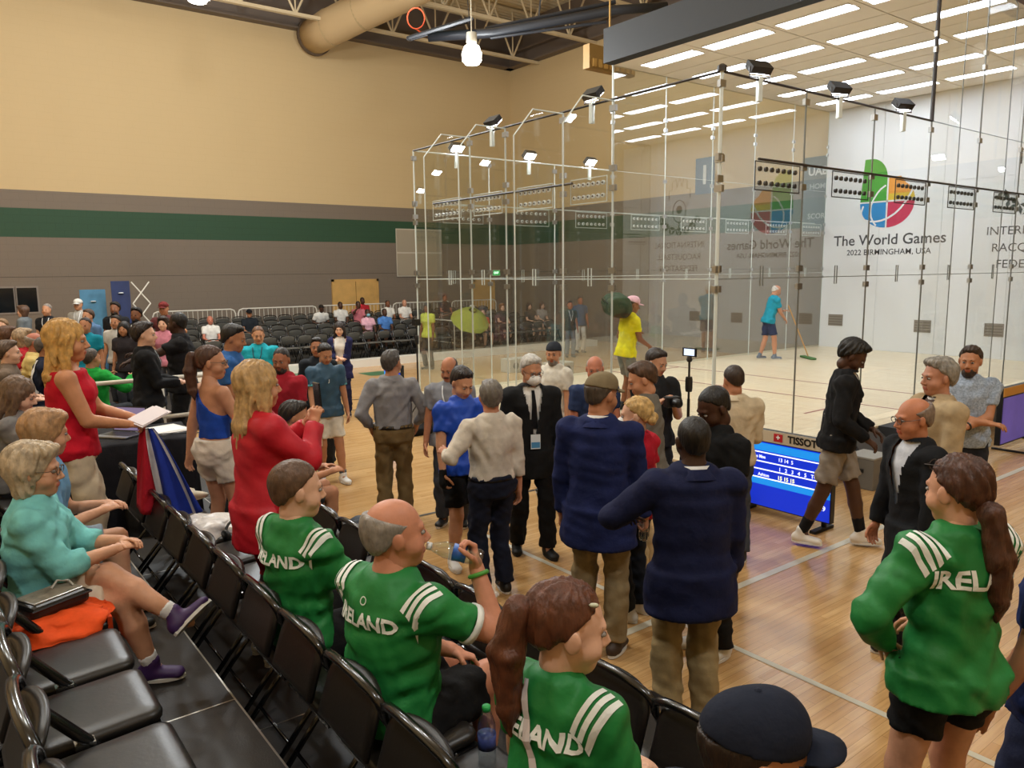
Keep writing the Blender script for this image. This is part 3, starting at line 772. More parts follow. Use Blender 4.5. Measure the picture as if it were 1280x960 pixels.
# white crowd barriers
RAILW = mat('#e4dfd3', .45, kind='white_rail')
def barrier(p0, p1, h, label, z=0.0, bars=True, r_=.022):
    p0 = Vector(p0); p1 = Vector(p1); r = empty('crowd_barrier', (p0.x, p0.y, z)); d = p1-p0; L_ = d.length; u = d.normalized()
    P = lambda s_, zz: u*s_+Vector((0, 0, zz))
    MB().tube([P(.02, 0), P(.02, h-.14), P(.06, h-.04), P(.16, h), P(L_-.16, h), P(L_-.06, h-.04), P(L_-.02, h-.14), P(L_-.02, 0)], r_, 8).build('frame', RAILW, r, True)
    MB().tube([P(.02, .25), P(L_-.02, .25)], r_*.8, 8).build('lower_rail', RAILW, r)
    if bars:
        n_ = int(L_/.14)
        for k in range(1, n_): MB().tube([P(L_*k/n_, .25), P(L_*k/n_, h-.005)], .008, 5).build('bar', RAILW, r)
    tag(r, label, 'barrier', 'white barriers')
xs_ = [5.5, 8.05, 10.8, 13.65, 16.2, 18.4]
lr = ['white barrier nearest the lattice stand on the back tier', 'white barrier behind the empty far chairs, left of the wooden doors', 'white barrier in front of the wooden double door', 'white barrier behind the glass court corner', 'white barrier at the far right behind the court glass']
for i in range(5): barrier((xs_[i], 24.92, 0), (xs_[i+1]-.05, 24.92, 0), 1.02, lr[i], .48)
barrier((13.3, 20.3, 0), (13.3, 22.4, 0), .95, 'white stair handrail in the aisle of the far seating', .12, bars=False)
# near the table: two white pipe rails
# ------------------------------------------------------------------ boards, ramp, table, small things
def led_board(name, x, y0, y1, z0, h, label, full=True):
    """screen parallel to the back glass wall, facing the spectators"""
    r = empty(name, (x, (y0+y1)/2, 0)); wd = y0-y1
    Bx = lambda n, a, b_, m, d0, d1: MB().box((d0, min(a[0], b_[0]), a[1]), (d1, max(a[0], b_[0]), b_[1])).build(n, m, r)
    hw = wd/2
    Bx('cabinet', (-hw, z0), (hw, z0+h), plastic('#16171a'), 0, .07)
    scr = Bx('screen', (-hw+.01, z0+.01), (hw-.01, z0+h-.13), mat('#0a2fc8', .4, emit=.62, kind='screen'), -.004, 0)
    Bx('top_strip', (-hw, z0+h-.12), (hw, z0+h), mat('#cdbfa6', .5), -.006, 0)
    for a, c in ((.56, '#1787e0'), (.12, '#1787e0')):
        MB().box((-.006, -hw+.01, z0+h*a+.14), (-.004, hw-.01, z0+h*a+.22)).build('light_band', mat(c, .4, emit=.7, kind='screen'), scr)
    WHT = mat('#eef4ff', .4, emit=.9, kind='screen')
    for a in (.58, .46, .36, .25):
        MB().box((-.0075, -hw+.01, z0+h*a+.10), (-.006, hw-.01, z0+h*a+.112)).build('rule', WHT, scr)
    UXb = (0, -1, 0)
    T = lambda k, u, zz, m, sc=1.0, p=None: text_obj(k, m, (-.009, hw-u, zz), UXb, (0,0,1), p or scr, 'lettering', 0, sc)
    if full:
        T('name1', .12, z0+h*.65, WHT); T('d13', .53, z0+h*.65, WHT, .8); T('d1', .54, z0+h*.53, WHT, .9); T('d15', .53, z0+h*.42, mat('#f4f6b0', .4, emit=.9, kind='screen'), .85); T('name2', .30, z0+h*.42, WHT); T('d29', wd-.12, z0+.14, WHT)
    INKb = mat('#1b1714', .5)
    if full:
        q = MB().box((-.009, hw-.57, z0+h-.10), (-.006, hw-.47, z0+h-.02)).build('red_badge', mat('#c4202c', .5), r)
        text_obj('plus', mat('#ffffff', .5), (-.011, hw-.52, z0+h-.058), UXb, (0,0,1), q, 'lettering', 0, .55)
        text_obj('tissot', INKb, (-.009, hw-.79, z0+h-.06), UXb, (0,0,1), r)
    else: text_obj('tissot', INKb, (-.009, 0, z0+h-.06), UXb, (0,0,1), r)
    for s_ in (-.8, .8): MB().box((-.12, s_*hw-.03, 0), (.22, s_*hw+.03, .03)).box((.07, s_*hw-.02, 0), (.10, s_*hw+.02, z0+h*.6)).build('foot', FASC, r)
    tag(r, label, 'scoreboard')
led_board('led_scoreboard', 6.81, 4.95, 3.83, .10, .82, 'blue LED scoreboard with a cream top strip at the court corner')
led_board('led_scoreboard', 6.55, 12.35, 11.75, .12, .85, 'narrow blue LED board behind the man in the grey shirt', False)
# perimeter board along the right wall
r = empty('led_board', (13.6, 4.12, 0))
MB().box((-2.0, 0, .12), (2.0, .07, .92)).build('cabinet', plastic('#16171a'), r)
MB().box((-1.98, -.005, .14), (1.98, 0, .78)).build('screen', mat('#5b4fa0', .4, var=.5, vscale=1.5, emit=.35, kind='screen'), r)
MB().box((-2.0, -.006, .80), (2.0, 0, .92)).build('top_strip', mat('#d49a4a', .5), r)
for x in (-1.7, -.6, .6, 1.7): MB().box((x-.02, -.28, 0), (x+.02, .2, .025)).build('foot', FASC, r)
tag(r, 'long purple LED board at the right edge along the court', 'scoreboard')
# door ramp and block
r = empty('court_ramp', (10.2, 4.5, 0))
G_ = mat('#4a4a4c', .75, kind='carpet_grey')
MB().prism([(-1.05, -.05, 0), (-1.05, .46, 0), (-1.05, .46, .46)], (2.0, 0, 0)).build('sloped_face', G_, r)
MB().box((-.3, .02, .30), (1.1, .46, .50)).build('landing', mat('#2a2a2c', .7), r)
MB().box((-1.06, -.06, 0), (.96, -.04, .03)).build('toe_strip', FASC, r)
tag(r, 'dark grey sloped ramp up to the court door', 'ramp')
r = empty('equipment_box', (8.75, 4.48, 0))
MB().box((-.2, -.17, 0), (.2, .17, .36)).build('body', mat('#6c6963', .6), r, bevel=.008)
MB().box((-.205, -.175, .36), (.205, .175, .385)).build('lid', mat('#8e8b84', .5), r, bevel=.005)
MB().box((-.21, -.05, .2), (-.2, .05, .24)).build('handle', FASC, r)
tag(r, 'grey square box standing beside the ramp', 'box')

def tripod(p, h, label, phone=True):
    r = empty('tripod', p)
    MB().tube([(0, 0, .25), (0, 0, h-.35)], .014, 8).build('lower_pole', plastic('#111111'), r)
    MB().tube([(0, 0, h-.36), (0, 0, h)], .010, 8).build('upper_pole', plastic('#1b1b1b'), r)
    MB().lathe([(.03, h-.28), (.035, h-.25), (.035, h-.17), (.03, h-.14)], n=10).build('grip', plastic('#161616'), r)
    for a in range(3):
        c_, s_ = math.cos(a*2.094+.4), math.sin(a*2.094+.4)
        MB().tube([(0, 0, .5), (.32*c_, .32*s_, 0)], .01, 6).build('leg', plastic('#111111'), r)
    MB().lathe([(.02, h), (.03, h+.02), (.02, h+.05)], n=8).build('head', plastic('#161616'), r)
    if phone:
        ph = MB().box((-.006, -.08, h+.05), (.006, .08, h+.13)).build('phone_clamp', plastic('#0c0c0c'), r)
        MB().box((-.008, -.06, h+.06), (-.006, .06, h+.12)).build('phone_screen', mat('#cfe0ff', .3, emit=.8), ph)
    else:
        MB().box((-.05, -.05, h+.02), (.05, .05, h+.12)).build('camera_head', plastic('#0c0c0c'), r)
        MB().box((-.3, -.25, .0), (.3, .25, .12)).build('base_bag', cloth('#151515'), r, bevel=.04)
    tag(r, label, 'tripod')
tripod((5.62, 4.62, 0), 1.72, 'phone on a slim black tripod in front of the court glass')
tripod((6.25, 10.65, 0), 1.72, 'black camera stand with a pole at the left corner of the court', False)

# table with black cloth, laptop, papers
def drape(name, x0, x1, y0, y1, z0, z1, m, parent, wav=.025):
    n_ = 12; outline = []
    for a, b_ in (((x0, y0), (x1, y0)), ((x1, y0), (x1, y1)), ((x1, y1), (x0, y1)), ((x0, y1), (x0, y0))):
        for k in range(n_): t = k/n_; outline.append((a[0]+(b_[0]-a[0])*t, a[1]+(b_[1]-a[1])*t))
    cx_, cy_ = (x0+x1)/2, (y0+y1)/2; N_ = len(outline); vs = []; fs = []
    for j, z in enumerate((z1, z1-.02, z1-.25, z0)):
        for i, (x, y) in enumerate(outline):
            dd = Vector((x-cx_, y-cy_)).normalized()*(0 if j == 0 else wav*j*(.6+.6*math.sin(i*1.9)+.3*math.sin(i*.7)))
            vs.append((x+dd.x, y+dd.y, z))
    for j in range(3): fs += [(j*N_+i, j*N_+(i+1) % N_, (j+1)*N_+(i+1) % N_, (j+1)*N_+i) for i in range(N_)]
    fs.append(tuple(range(N_))[::-1])
    b = MB(); b.add(vs, fs); return b.build(name, m, parent, True)
r = empty('side_table', (1.5, 7.5, .4), R(-8))
MB().box((-.36, -.4, .72), (.36, .4, .745)).build('tabletop', mat('#d8d4cc', .5), r)
for sx in (-.3, .3):
    for sy in (-.34, .34): MB().tube([(sx, sy, 0), (sx, sy, .72)], .018, 6).build('leg', metal('#888888'), r)
tag(r, 'small table under a black floor length cloth', 'table')
r = empty('table_cloth', (1.5, 7.5, .4), R(-8))
drape('skirt', -.37, .37, -.41, .41, .03, .75, cloth('#16151a'), r)
tag(r, 'black cloth hanging to the floor over the laptop table', 'table cloth')
r = empty('paper_stack', (1.66, 7.47, 1.152), R(12)); MB().box((-.2, -.2, 0), (.2, .2, .012)).build('sheets', mat('#e9e6e0', .7), r)
MB().box((-.1, -.16, .012), (.16, .1, .018)).build('top_sheet', mat('#f5f3ee', .7), r); tag(r, 'white papers lying on the black table cloth', 'papers')
r = empty('laptop', (1.30, 7.47, 1.152), R(-52))
MB().box((-.17, -.12, 0), (.17, .12, .018)).build('base', metal('#8c8f94', .4), r, bevel=.004)
MB().box((-.15, -.05, .018), (.15, .09, .020)).build('keyboard', plastic('#1c1c1e'), r)
l_ = MB().box((-.17, .115, .02), (.17, .127, .245), Matrix.Rotation(R(-12), 3, 'X'), (0, .12, .02)).build('lid', plastic('#2a2a30'), r)
MB().box((-.155, .113, .03), (.155, .115, .235), Matrix.Rotation(R(-12), 3, 'X'), (0, .12, .02)).build('screen', mat('#8d83b5', .3, emit=.25), l_)
tag(r, 'open laptop with a dim lilac screen on the black table', 'laptop')
tag(MB().tube([(1.5, 7.27, 1.165), (1.64, 7.22, 1.17), (1.95, 7.2, 1.14), (1.97, 7.18, 1.0), (1.98, 7.15, .8)], .005, 6).build('power_cable', plastic('#151515')), 'black cable hanging over the edge of the laptop table', 'cable')

def pipe_rail(pts, z, label):
    p0, p1 = Vector(pts[0]), Vector(pts[1]); r = empty('pipe_rail', (p0.x, p0.y, z)); d = p1-p0
    for h in (1.05, .62): MB().tube([(0, 0, h), (d.x, d.y, h)], .024, 8).build('rail', RAILW, r, True)
    for t in (0, .5, 1): MB().tube([(d.x*t, d.y*t, 0), (d.x*t, d.y*t, 1.05)], .022, 8).build('post', RAILW, r, True)
    tag(r, label, 'railing')
pipe_rail(((1.15, 9.0), (2.9, 8.95)), .4, 'white two pipe guard rail behind the boy in the black jacket')

# heap of cloth / soft things by a lumpy surface
def lump(name, p, size, m, label, cat, seed=0, res=22, rough=.35, rz=0.0, group=None):
    rg = np.random.RandomState(seed); ph = rg.rand(8)*6.28; fr = rg.uniform(2, 6, 8); vs = []; fs = []
    nu, nv = res, res//2
    for j in range(nv+1):
        th = math.pi/2*j/nv
        for i in range(nu):
            a = 2*math.pi*i/nu
            k = 1+rough*(.4*math.sin(fr[0]*a//1*1.0+a*2+ph[0])*math.sin(th*3+ph[1])+.3*math.sin(3*a+ph[2]+4*th)+.2*math.sin(5*a+ph[3]-6*th))
            zz = math.cos(th)**.8*(1+rough*.5*math.sin(4*a+ph[4])*math.sin(th*2))
            vs.append((size[0]*k*math.sin(th)**.7*math.cos(a), size[1]*k*math.sin(th)**.7*math.sin(a), max(0, size[2]*zz)))
    for j in range(nv): fs += [(j*nu+i, j*nu+(i+1) % nu, (j+1)*nu+(i+1) % nu, (j+1)*nu+i) for i in range(nu)]
    fs.append(tuple(nv*nu+i for i in range(nu))[::-1])
    b = MB(); b.add(vs, fs); o = b.build(name, m, None, True); o.location = p; o.rotation_euler = (0, 0, rz)
    return tag(o, label, cat, group)
lump('orange_jacket', (.33, 3.72, 1.06), (.22, .20, .07), cloth('#e2501c'), 'crumpled bright orange jacket on the empty chair beside the turquoise shirt', 'jacket', 4, 40, .45)
o = MB().box((.53, 3.80, .82), (.55, 3.88, 1.08)).box((.52, 3.62, .85), (.54, 3.74, 1.08)).build('jacket_sleeve', cloth('#d0441a')); o.parent = bpy.data.objects['orange_jacket']; o.matrix_parent_inverse = Matrix.Translation(Vector((-.33, -3.72, -1.06)))
r = empty('toiletry_bag', (.33, 3.78, 1.12), R(25))
MB().box((-.13, -.09, 0), (.13, .09, .07)).build('body', mat('#22201e', .35, var=.3), r, bevel=.025)
MB().box((-.11, -.07, .068), (.11, .07, .076)).build('clear_window', mat('#8f8577', .15, spec=.7, var=.3, vscale=20), r, bevel=.004)
MB().tube([(-.13, -.09, .05), (.13, -.09, .05), (.13, .09, .05), (-.13, .09, .05)], .006, 5, closed=True).build('zip', plastic('#0a0a0a'), r)
MB().tube([(.02, .02, .08), (.06, .04, .10), (.10, .02, .09), (.09, -.03, .08)], .005, 5).build('pull_cord', plastic('#b8b2a8'), r)
tag(r, 'black toiletry bag with a clear window on top of the orange jacket', 'bag')
lump('plastic_bag', (1.36, 5.2, .855), (.22, .20, .11), mat('#e9e4e0', .25, spec=.6, bump=(30, .6), kind='thin_plastic'), 'crumpled white plastic bag on a front chair by the girl in white shorts', 'bag', 9, 36, .4)
lump('cream_towel', (1.36, 6.1, .855), (.22, .2, .09), cloth('#d7cbb6'), 'cream towel heaped on a chair under the flag', 'towel', 11, 36, .4)
lump('grey_cap', (1.3, 5.68, .855), (.14, .12, .06), cloth('#77726b'), 'grey cloth hat on the chair between towel and plastic bag', 'hat', 14, 30, .25)
r = empty('headphones', (1.52, 4.98, .86), R(20))
MB().tube([(.09*math.cos(a), .03*math.sin(a), .02+.08*math.sin(a)) for a in np.linspace(0, math.pi, 10)], .009, 6).build('band', plastic('#1a1a1a'), r)
for s_ in (-1, 1): MB().lathe([(.035, -.012), (.04, 0), (.035, .012)], (s_*.09, 0, .03), 12, (1, 0, .2)).build('ear_cup', plastic('#232323'), r, True)
tag(r, 'black headphones lying at the edge of the plastic bag', 'headphones')
lump('sports_bag', (2.75, 5.6, .2), (.30, .26, .36), mat('#1d2733', .6, var=.5, vscale=9), 'dark striped sports bag on the floor by the girl in white shorts', 'bag', 21, 36, .2)
lump('backpack', (1.45, 7.0, .4), (.25, .25, .42), cloth('#17171a'), 'black backpack standing against the table cloth under the flag', 'backpack', 22, 36, .15)
lump('backpack', (2.2, 7.2, .2), (.28, .3, .34), cloth('#1b1e1d'), 'dark rucksack between the table and the girl in white shorts', 'backpack', 23, 36, .2)
lump('racket_bag', (3.42, 6.5, 0), (.42, .2, .30), mat('#182430', .5), 'dark blue racket bag on the wooden floor behind the seated man in blue', 'bag', 24, 36, .12, R(30))
for i, (x, y, z, c_, lb) in enumerate(((2.55, 6.4, .2, '#ded9d2', 'white paper sheet on the floor left of the girl in white shorts'), (2.6, 5.0, .2, '#c8c2ba', 'pale folded programme on the floor by the red jacket woman'), (2.3, 5.8, .67, '#ece8e0', 'white leaflet on a front row chair'))):
    o = MB().box((-.12, -.09, 0), (.12, .09, .006)).build('leaflet', mat(c_, .7)); o.location = (x, y, z); o.rotation_euler = (0, 0, i*1.1); tag(o, lb, 'paper')
def bottle(p, m_cap, m_lab, label, tilt=None, s_=1.0):
    r = empty('water_bottle', p)
    if tilt is not None: r.rotation_mode = 'QUATERNION'; r.rotation_quaternion = Vector((0,0,1)).rotation_difference(Vector(tilt))
    MB().lathe([(.026*s_, 0), (.032*s_, .01), (.032*s_, .06), (.029*s_, .085), (.032*s_, .11), (.031*s_, .15), (.018*s_, .19), (.013*s_, .2)], n=16).build('bottle_body', CLEAR, r, True)
    MB().lathe([(.0335*s_, .065), (.0315*s_, .088), (.0335*s_, .115)], n=16).build('wrapper', m_lab, r, True)
    MB().lathe([(.015*s_, .2), (.015*s_, .218), (.012*s_, .22)], n=12).build('bottle_cap', m_cap, r, True)
    return tag(r, label, 'bottle')
bottle((1.42, 2.02, .86), plastic('#2fae5b'), mat('#3d4a86', .4, var=.5, vscale=40), 'water bottle with a green cap beside the ponytail girl')
# mop the sweeper pushes is built with him; the umbrella over far seats
def umbrella(p, r0, col, label):
    r = empty('parasol', p); n_ = 12; b = MB(); vs = [(0, 0, .5)]
    for j in range(1, 6):
        for k in range(n_): a = 2*math.pi*k/n_; rr = r0*j/5; vs.append((rr*math.cos(a), rr*math.sin(a), .5-.42*(j/5)**2-(.03 if k % 2 else 0)*j/5))
    fs = [(0, 1+k, 1+(k+1) % n_) for k in range(n_)]
    for j in range(4): fs += [(1+j*n_+k, 1+j*n_+(k+1) % n_, 1+(j+1)*n_+(k+1) % n_, 1+(j+1)*n_+k) for k in range(n_)]
    b.add(vs, fs); b.build('canopy', cloth(col), r, True).rotation_euler = (R(35), R(-8), 0)
    MB().tube([(0, 0, .35), (0, -.1, -.35)], .012, 6).build('shaft', metal('#999999'), r)
    tag(r, label, 'umbrella')
umbrella((13.6, 19.9, 1.02), .62, '#a8b04a', 'open yellow green umbrella held among the far spectators')
for x, y, lb in ((12.16, 15.7, 'white speaker box on the floor left of the yellow shirt'), (12.4, 14.3, 'grey speaker box on the floor near the yellow shirt')):
    r = empty('floor_speaker', (x, y, 0)); MB().box((-.35, -.2, 0), (.35, .2, .36)).build('cabinet', mat('#b7b2a6', .6), r, bevel=.02)
    for k in (-.15, .15): MB().lathe([(.09, 0), (.09, .02), (.03, .01)], (k, -.2, .18), 12, (0, -1, 0)).build('driver', plastic('#1a1a1a'), r)
    tag(r, lb, 'speaker')
# ------------------------------------------------------------------ people: smooth distance fields turned into meshes
A3 = lambda v: np.array(v, dtype=np.float64)
def nrm(v): v = A3(v); return v/(np.linalg.norm(v)+1e-12)
def perp(d):
    a = A3((0,0,1)) if abs(d[2]) < .9 else A3((1,0,0))
    u = nrm(np.cross(d, a)); return u, np.cross(d, u)
def cone(p0, p1, r0, r1, k=.02, **kw): return ecyl(p0, p1, None, (r0, r0), (r1, r1), k, **kw)
def ecyl(p0, p1, U, r0, r1, k=.02, rw=None, flat0=False, flat1=False, sub=False):
    p0, p1 = A3(p0), A3(p1); L_ = np.linalg.norm(p1-p0); d = (p1-p0)/L_ if L_ > 1e-9 else A3((0,0,1))
    if U is None: u, v = perp(d)
    else:
        u = A3(U); u = nrm(u-d*(u@d)); v = np.cross(d, u)
    return dict(p0=p0, d=d, L=L_, u=u, v=v, r0=r0, r1=r1, rw=rw or min(r0[0], r0[1], r1[0], r1[1]), k=k, f0=flat0, f1=flat1, sub=sub)
def ell(c, rad, k=.02, ax=None, sub=False):
    ax = np.eye(3) if ax is None else ax
    return dict(p0=A3(c), d=ax[:, 2], L=0.0, u=ax[:, 0], v=ax[:, 1], r0=rad[:2], r1=rad[:2], rw=rad[2], k=k, f0=False, f1=False, sub=sub)
def grow(pr, g):
    q = dict(pr); q['r0'] = tuple(x+g for x in pr['r0']); q['r1'] = tuple(x+g for x in pr['r1']); q['rw'] = pr['rw']+g; return q
def polygonize(prims, h, cuts=(), noise=None):
    lo = np.full(3, 9e9); hi = -lo; bb = []
    for q in prims:
        m = max(*q['r0'], *q['r1'], q['rw']); p1 = q['p0']+q['d']*q['L']
        a, b = np.minimum(q['p0'], p1)-m, np.maximum(q['p0'], p1)+m; bb.append((a, b))
        if not q['sub']: lo = np.minimum(lo, a); hi = np.maximum(hi, b)
    lo = lo-3*h; hi = hi+3*h; n = np.ceil((hi-lo)/h).astype(int)+1
    F = np.full(n, .5, np.float32)
    gx = [(lo[i]+h*np.arange(n[i])).astype(np.float32) for i in range(3)]
    for q, (a, b) in zip(prims, bb):
        mg = q['k']+2.5*h
        i0 = np.maximum(0, np.floor((a-mg-lo)/h)).astype(int); i1 = np.minimum(n, np.ceil((b+mg-lo)/h).astype(int)+1)
        if (i1 <= i0).any(): continue
        sl = tuple(slice(i0[i], i1[i]) for i in range(3))
        X = (gx[0][sl[0]]-q['p0'][0])[:, None, None]; Y = (gx[1][sl[1]]-q['p0'][1])[None, :, None]; Z = (gx[2][sl[2]]-q['p0'][2])[None, None, :]
        dot = lambda v: (X*np.float32(v[0])+Y*np.float32(v[1]))+Z*np.float32(v[2])
        aw = dot(q['d']); uu = dot(q['u']); vv = dot(q['v'])
        if q['L'] > 0:
            t = np.clip(aw/q['L'], 0, 1); w_ = aw-t*q['L']
            ru = q['r0'][0]+(q['r1'][0]-q['r0'][0])*t; rv = q['r0'][1]+(q['r1'][1]-q['r0'][1])*t
        else: w_ = aw; ru, rv = q['r0']
        D = (np.sqrt((uu/ru)**2+(vv/rv)**2+(w_/q['rw'])**2)-1)*(np.minimum(ru, rv) if q['L'] > 0 else min(*q['r0'], q['rw']))
        if q['f1']: D = np.maximum(D, aw-q['L'])
        if q['f0']: D = np.maximum(D, -aw)
        f = F[sl]; k = q['k']
        if q['sub']:
            D = -D; hh = np.clip(.5+.5*(D-f)/k, 0, 1)
            F[sl] = f+(D-f)*hh+k*hh*(1-hh)
        else:
            hh = np.clip(.5+.5*(f-D)/k, 0, 1); F[sl] = f+(D-f)*hh-k*hh*(1-hh)
    if noise is not None:
        m = np.argwhere(np.abs(F) < 3*h+.012)
        if len(m): F[m[:, 0], m[:, 1], m[:, 2]] += noise(lo+h*m).astype(np.float32)
    for cu in cuts:
        c = A3(cu[0]); nn = A3(cu[1]); wb = 0
        if len(cu) > 2:
            x_ = gx[0][:, None, None]; z_ = gx[2][None, None, :]
            wb = cu[2]*np.abs(x_)**1.0+.0035*np.sin(x_*150+z_*60)+.002*np.sin(x_*310+1)
        F = np.maximum(F, wb+ ((gx[0]-c[0])*nn[0])[:, None, None]+((gx[1]-c[1])*nn[1])[None, :, None]+((gx[2]-c[2])*nn[2])[None, None, :]).astype(np.float32)
    return surfnets(F, lo, h)
def surfnets(F, o, h):
    S = F < 0
    c = np.zeros(tuple(x-1 for x in F.shape), np.int8)
    for i in (0, 1):
        for j in (0, 1):
            for k in (0, 1): c += S[i:F.shape[0]-1+i, j:F.shape[1]-1+j, k:F.shape[2]-1+k]
    mx = (c > 0) & (c < 8); ids = np.argwhere(mx); idx = np.full(c.shape, -1, np.int64); idx[mx] = np.arange(len(ids))
    acc = np.zeros((len(ids), 3)); w_ = np.zeros(len(ids)); I = ids.T
    for ax in range(3):
        o1, o2 = [q for q in range(3) if q != ax]
        for a in (0, 1):
            for b in (0, 1):
                off = np.zeros(3, int); off[o1] = a; off[o2] = b; of2 = off.copy(); of2[ax] = 1
                f0 = F[I[0]+off[0], I[1]+off[1], I[2]+off[2]]; f1 = F[I[0]+of2[0], I[1]+of2[1], I[2]+of2[2]]
                m = (f0 < 0) != (f1 < 0); t = f0[m]/(f0[m]-f1[m])
                acc[m] += off; acc[m, ax] += t; w_[m] += 1
    V_ = o+h*(ids+acc/np.maximum(w_, 1)[:, None]); Q = []
    for ax in range(3):
        o1, o2 = (ax+1) % 3, (ax+2) % 3
        sl0 = [slice(None)]*3; sl1 = [slice(None)]*3; sl0[ax] = slice(0, -1); sl1[ax] = slice(1, None)
        cr = S[tuple(sl0)] != S[tuple(sl1)]; e = np.argwhere(cr)
        e = e[(e[:, o1] > 0) & (e[:, o2] > 0) & (e[:, o1] < F.shape[o1]-1) & (e[:, o2] < F.shape[o2]-1)]
        if not len(e): continue
        def g(d1, d2):
            q = e.copy(); q[:, o1] -= d1; q[:, o2] -= d2; return idx[q[:, 0], q[:, 1], q[:, 2]]
        quad = np.stack([g(1, 1), g(0, 1), g(0, 0), g(1, 0)], 1)
        fl = ~S[e[:, 0], e[:, 1], e[:, 2]]; quad[fl] = quad[fl][:, ::-1]; Q.append(quad)
    return V_, (np.concatenate(Q) if Q else np.zeros((0, 4), int))
def join_parts(parts):
    V_ = []; Q = []; T = []; n = 0
    for v, f, m in parts:
        V_.append(v); Q.append((f+n, m)); n += len(v)
    return np.concatenate(V_), Q
def np_mesh(name, parts, mats, parent):
    """parts: list of (verts, faces array (n,3|4), material index)"""
    V_, Q = join_parts(parts); me = bpy.data.meshes.new(name)
    me.vertices.add(len(V_)); me.vertices.foreach_set('co', V_.astype(np.float32).ravel())
    lv = np.concatenate([f.ravel() for f, _ in Q]); tot = np.concatenate([np.full(len(f), f.shape[1]) for f, _ in Q]); mi = np.concatenate([np.full(len(f), m) for f, m in Q])
    me.loops.add(len(lv)); me.loops.foreach_set('vertex_index', lv.astype(np.int32))
    me.polygons.add(len(tot)); me.polygons.foreach_set('loop_start', (np.cumsum(tot)-tot).astype(np.int32))
    try: me.polygons.foreach_set('loop_total', tot.astype(np.int32))
    except Exception: pass
    for m in mats: me.materials.append(m)
    me.polygons.foreach_set('material_index', mi.astype(np.int32)); me.polygons.foreach_set('use_smooth', np.ones(len(tot), bool))
    me.update(calc_edges=True)
    o = bpy.data.objects.new(name, me); COL.objects.link(o)
    if parent is not None: o.parent = parent
    return o
def sphere_np(c, r, nu=10, nv=6):
    r = A3(r)*np.ones(3); V_ = [A3(c)+r*A3((math.sin(math.pi*j/nv)*math.cos(2*math.pi*i/nu), math.sin(math.pi*j/nv)*math.sin(2*math.pi*i/nu), math.cos(math.pi*j/nv))) for j in range(nv+1) for i in range(nu)]
    return A3(V_), np.array([(j*nu+i, (j+1)*nu+i, (j+1)*nu+(i+1) % nu, j*nu+(i+1) % nu) for j in range(nv) for i in range(nu)])
def rotm(ax, deg):
    a = R(deg); c, s_ = math.cos(a), math.sin(a)
    return {'x': A3([[1,0,0],[0,c,-s_],[0,s_,c]]), 'y': A3([[c,0,s_],[0,1,0],[-s_,0,c]]), 'z': A3([[c,-s_,0],[s_,c,0],[0,0,1]])}[ax]
def ik(a, b, l1, l2, hint):
    a, b = A3(a), A3(b); d = b-a; L_ = np.linalg.norm(d); d = d/L_; m = (l1+l2)*.998
    if L_ > m: b = a+d*m; L_ = m
    L_ = max(L_, abs(l1-l2)+.02)
    x = (l1*l1-l2*l2+L_*L_)/(2*L_); h_ = math.sqrt(max(0, l1*l1-x*x)); hv = A3(hint); hv = hv-d*(hv@d); hv = nrm(hv)
    return a+d*x+hv*h_, b
def wrinkle(seed, amp, lam):
    rg = np.random.RandomState(seed); K = []
    for i in range(4):
        v = nrm(rg.normal(size=3)*A3((1, .8, .9)))*2*math.pi/(lam*(1.0 if i < 2 else .45)); v2 = nrm(rg.normal(size=3))*2*math.pi/(lam*1.8)
        K.append((v, v2, rg.rand(2)*6.28, amp*(1 if i < 2 else .4)))
    def f(P):
        r = 0
        for v, v2, ph, a in K: r = r+a*np.sin(P@v+ph[0]+1.6*np.sin(P@v2+ph[1]))
        return r
    return f
LOD = {0: (.0175, .0064, .0062, .0140), 1: (.0215, .0096, .0090, .0188), 2: (.033, .0175, .0160, .0285)}   # body, head, hand, cloth voxel

def hand_part(lod, wrist, fdir, back, side, curl, s, point=False):
    sg = -1 if side > 0 else 1
    y = nrm(fdir); z = A3(back); z = nrm(z-y*(z@y)); x = np.cross(y, z); M_ = np.stack([x, y, z], 1)
    pr = [cone((0, -.045, 0), (0, .012, 0), .027, .026, .02), ecyl((0, .01, 0), (0, .078, 0), (1, 0, 0), (.030, .016), (.040, .013), .012),
          ell((sg*.024, .03, -.008), (.016, .03, .014), .012)]
    bx = (.031, .0105, -.0105, -.030); ln = (.070, .078, .073, .056)
    for i in range(4):
        p = A3((sg*bx[i], .078-.006*(i == 3), 0)); ang = 0; c_ = curl if not (point and i == 0) else 0.0; spread = sg*bx[i]*1.2
        for j, (fr, bend) in enumerate(((.44, 62), (.31, 80), (.25, 55))):
            ang += bend*c_; dv = A3((spread*math.cos(R(ang)), math.cos(R(ang)), -math.sin(R(ang)))); q = p+dv*ln[i]*fr
            pr.append(cone(p, q, .0092-.0008*j, .0086-.0008*j, .004)); p = q
    p = A3((sg*.030, .018, -.006)); dv = nrm((sg*.75, .62, -.25-.5*curl))
    for j, l_ in enumerate((.040, .032, .026)):
        q = p+dv*l_; pr.append(cone(p, q, .0115-.001*j, .0105-.001*j, .006)); p = q; dv = nrm(dv+A3((-sg*.35*curl-sg*.1, .25, -.25*curl)))
    v, f = polygonize(pr, LOD[lod][2])
    return (v*s)@M_.T+A3(wrist), f

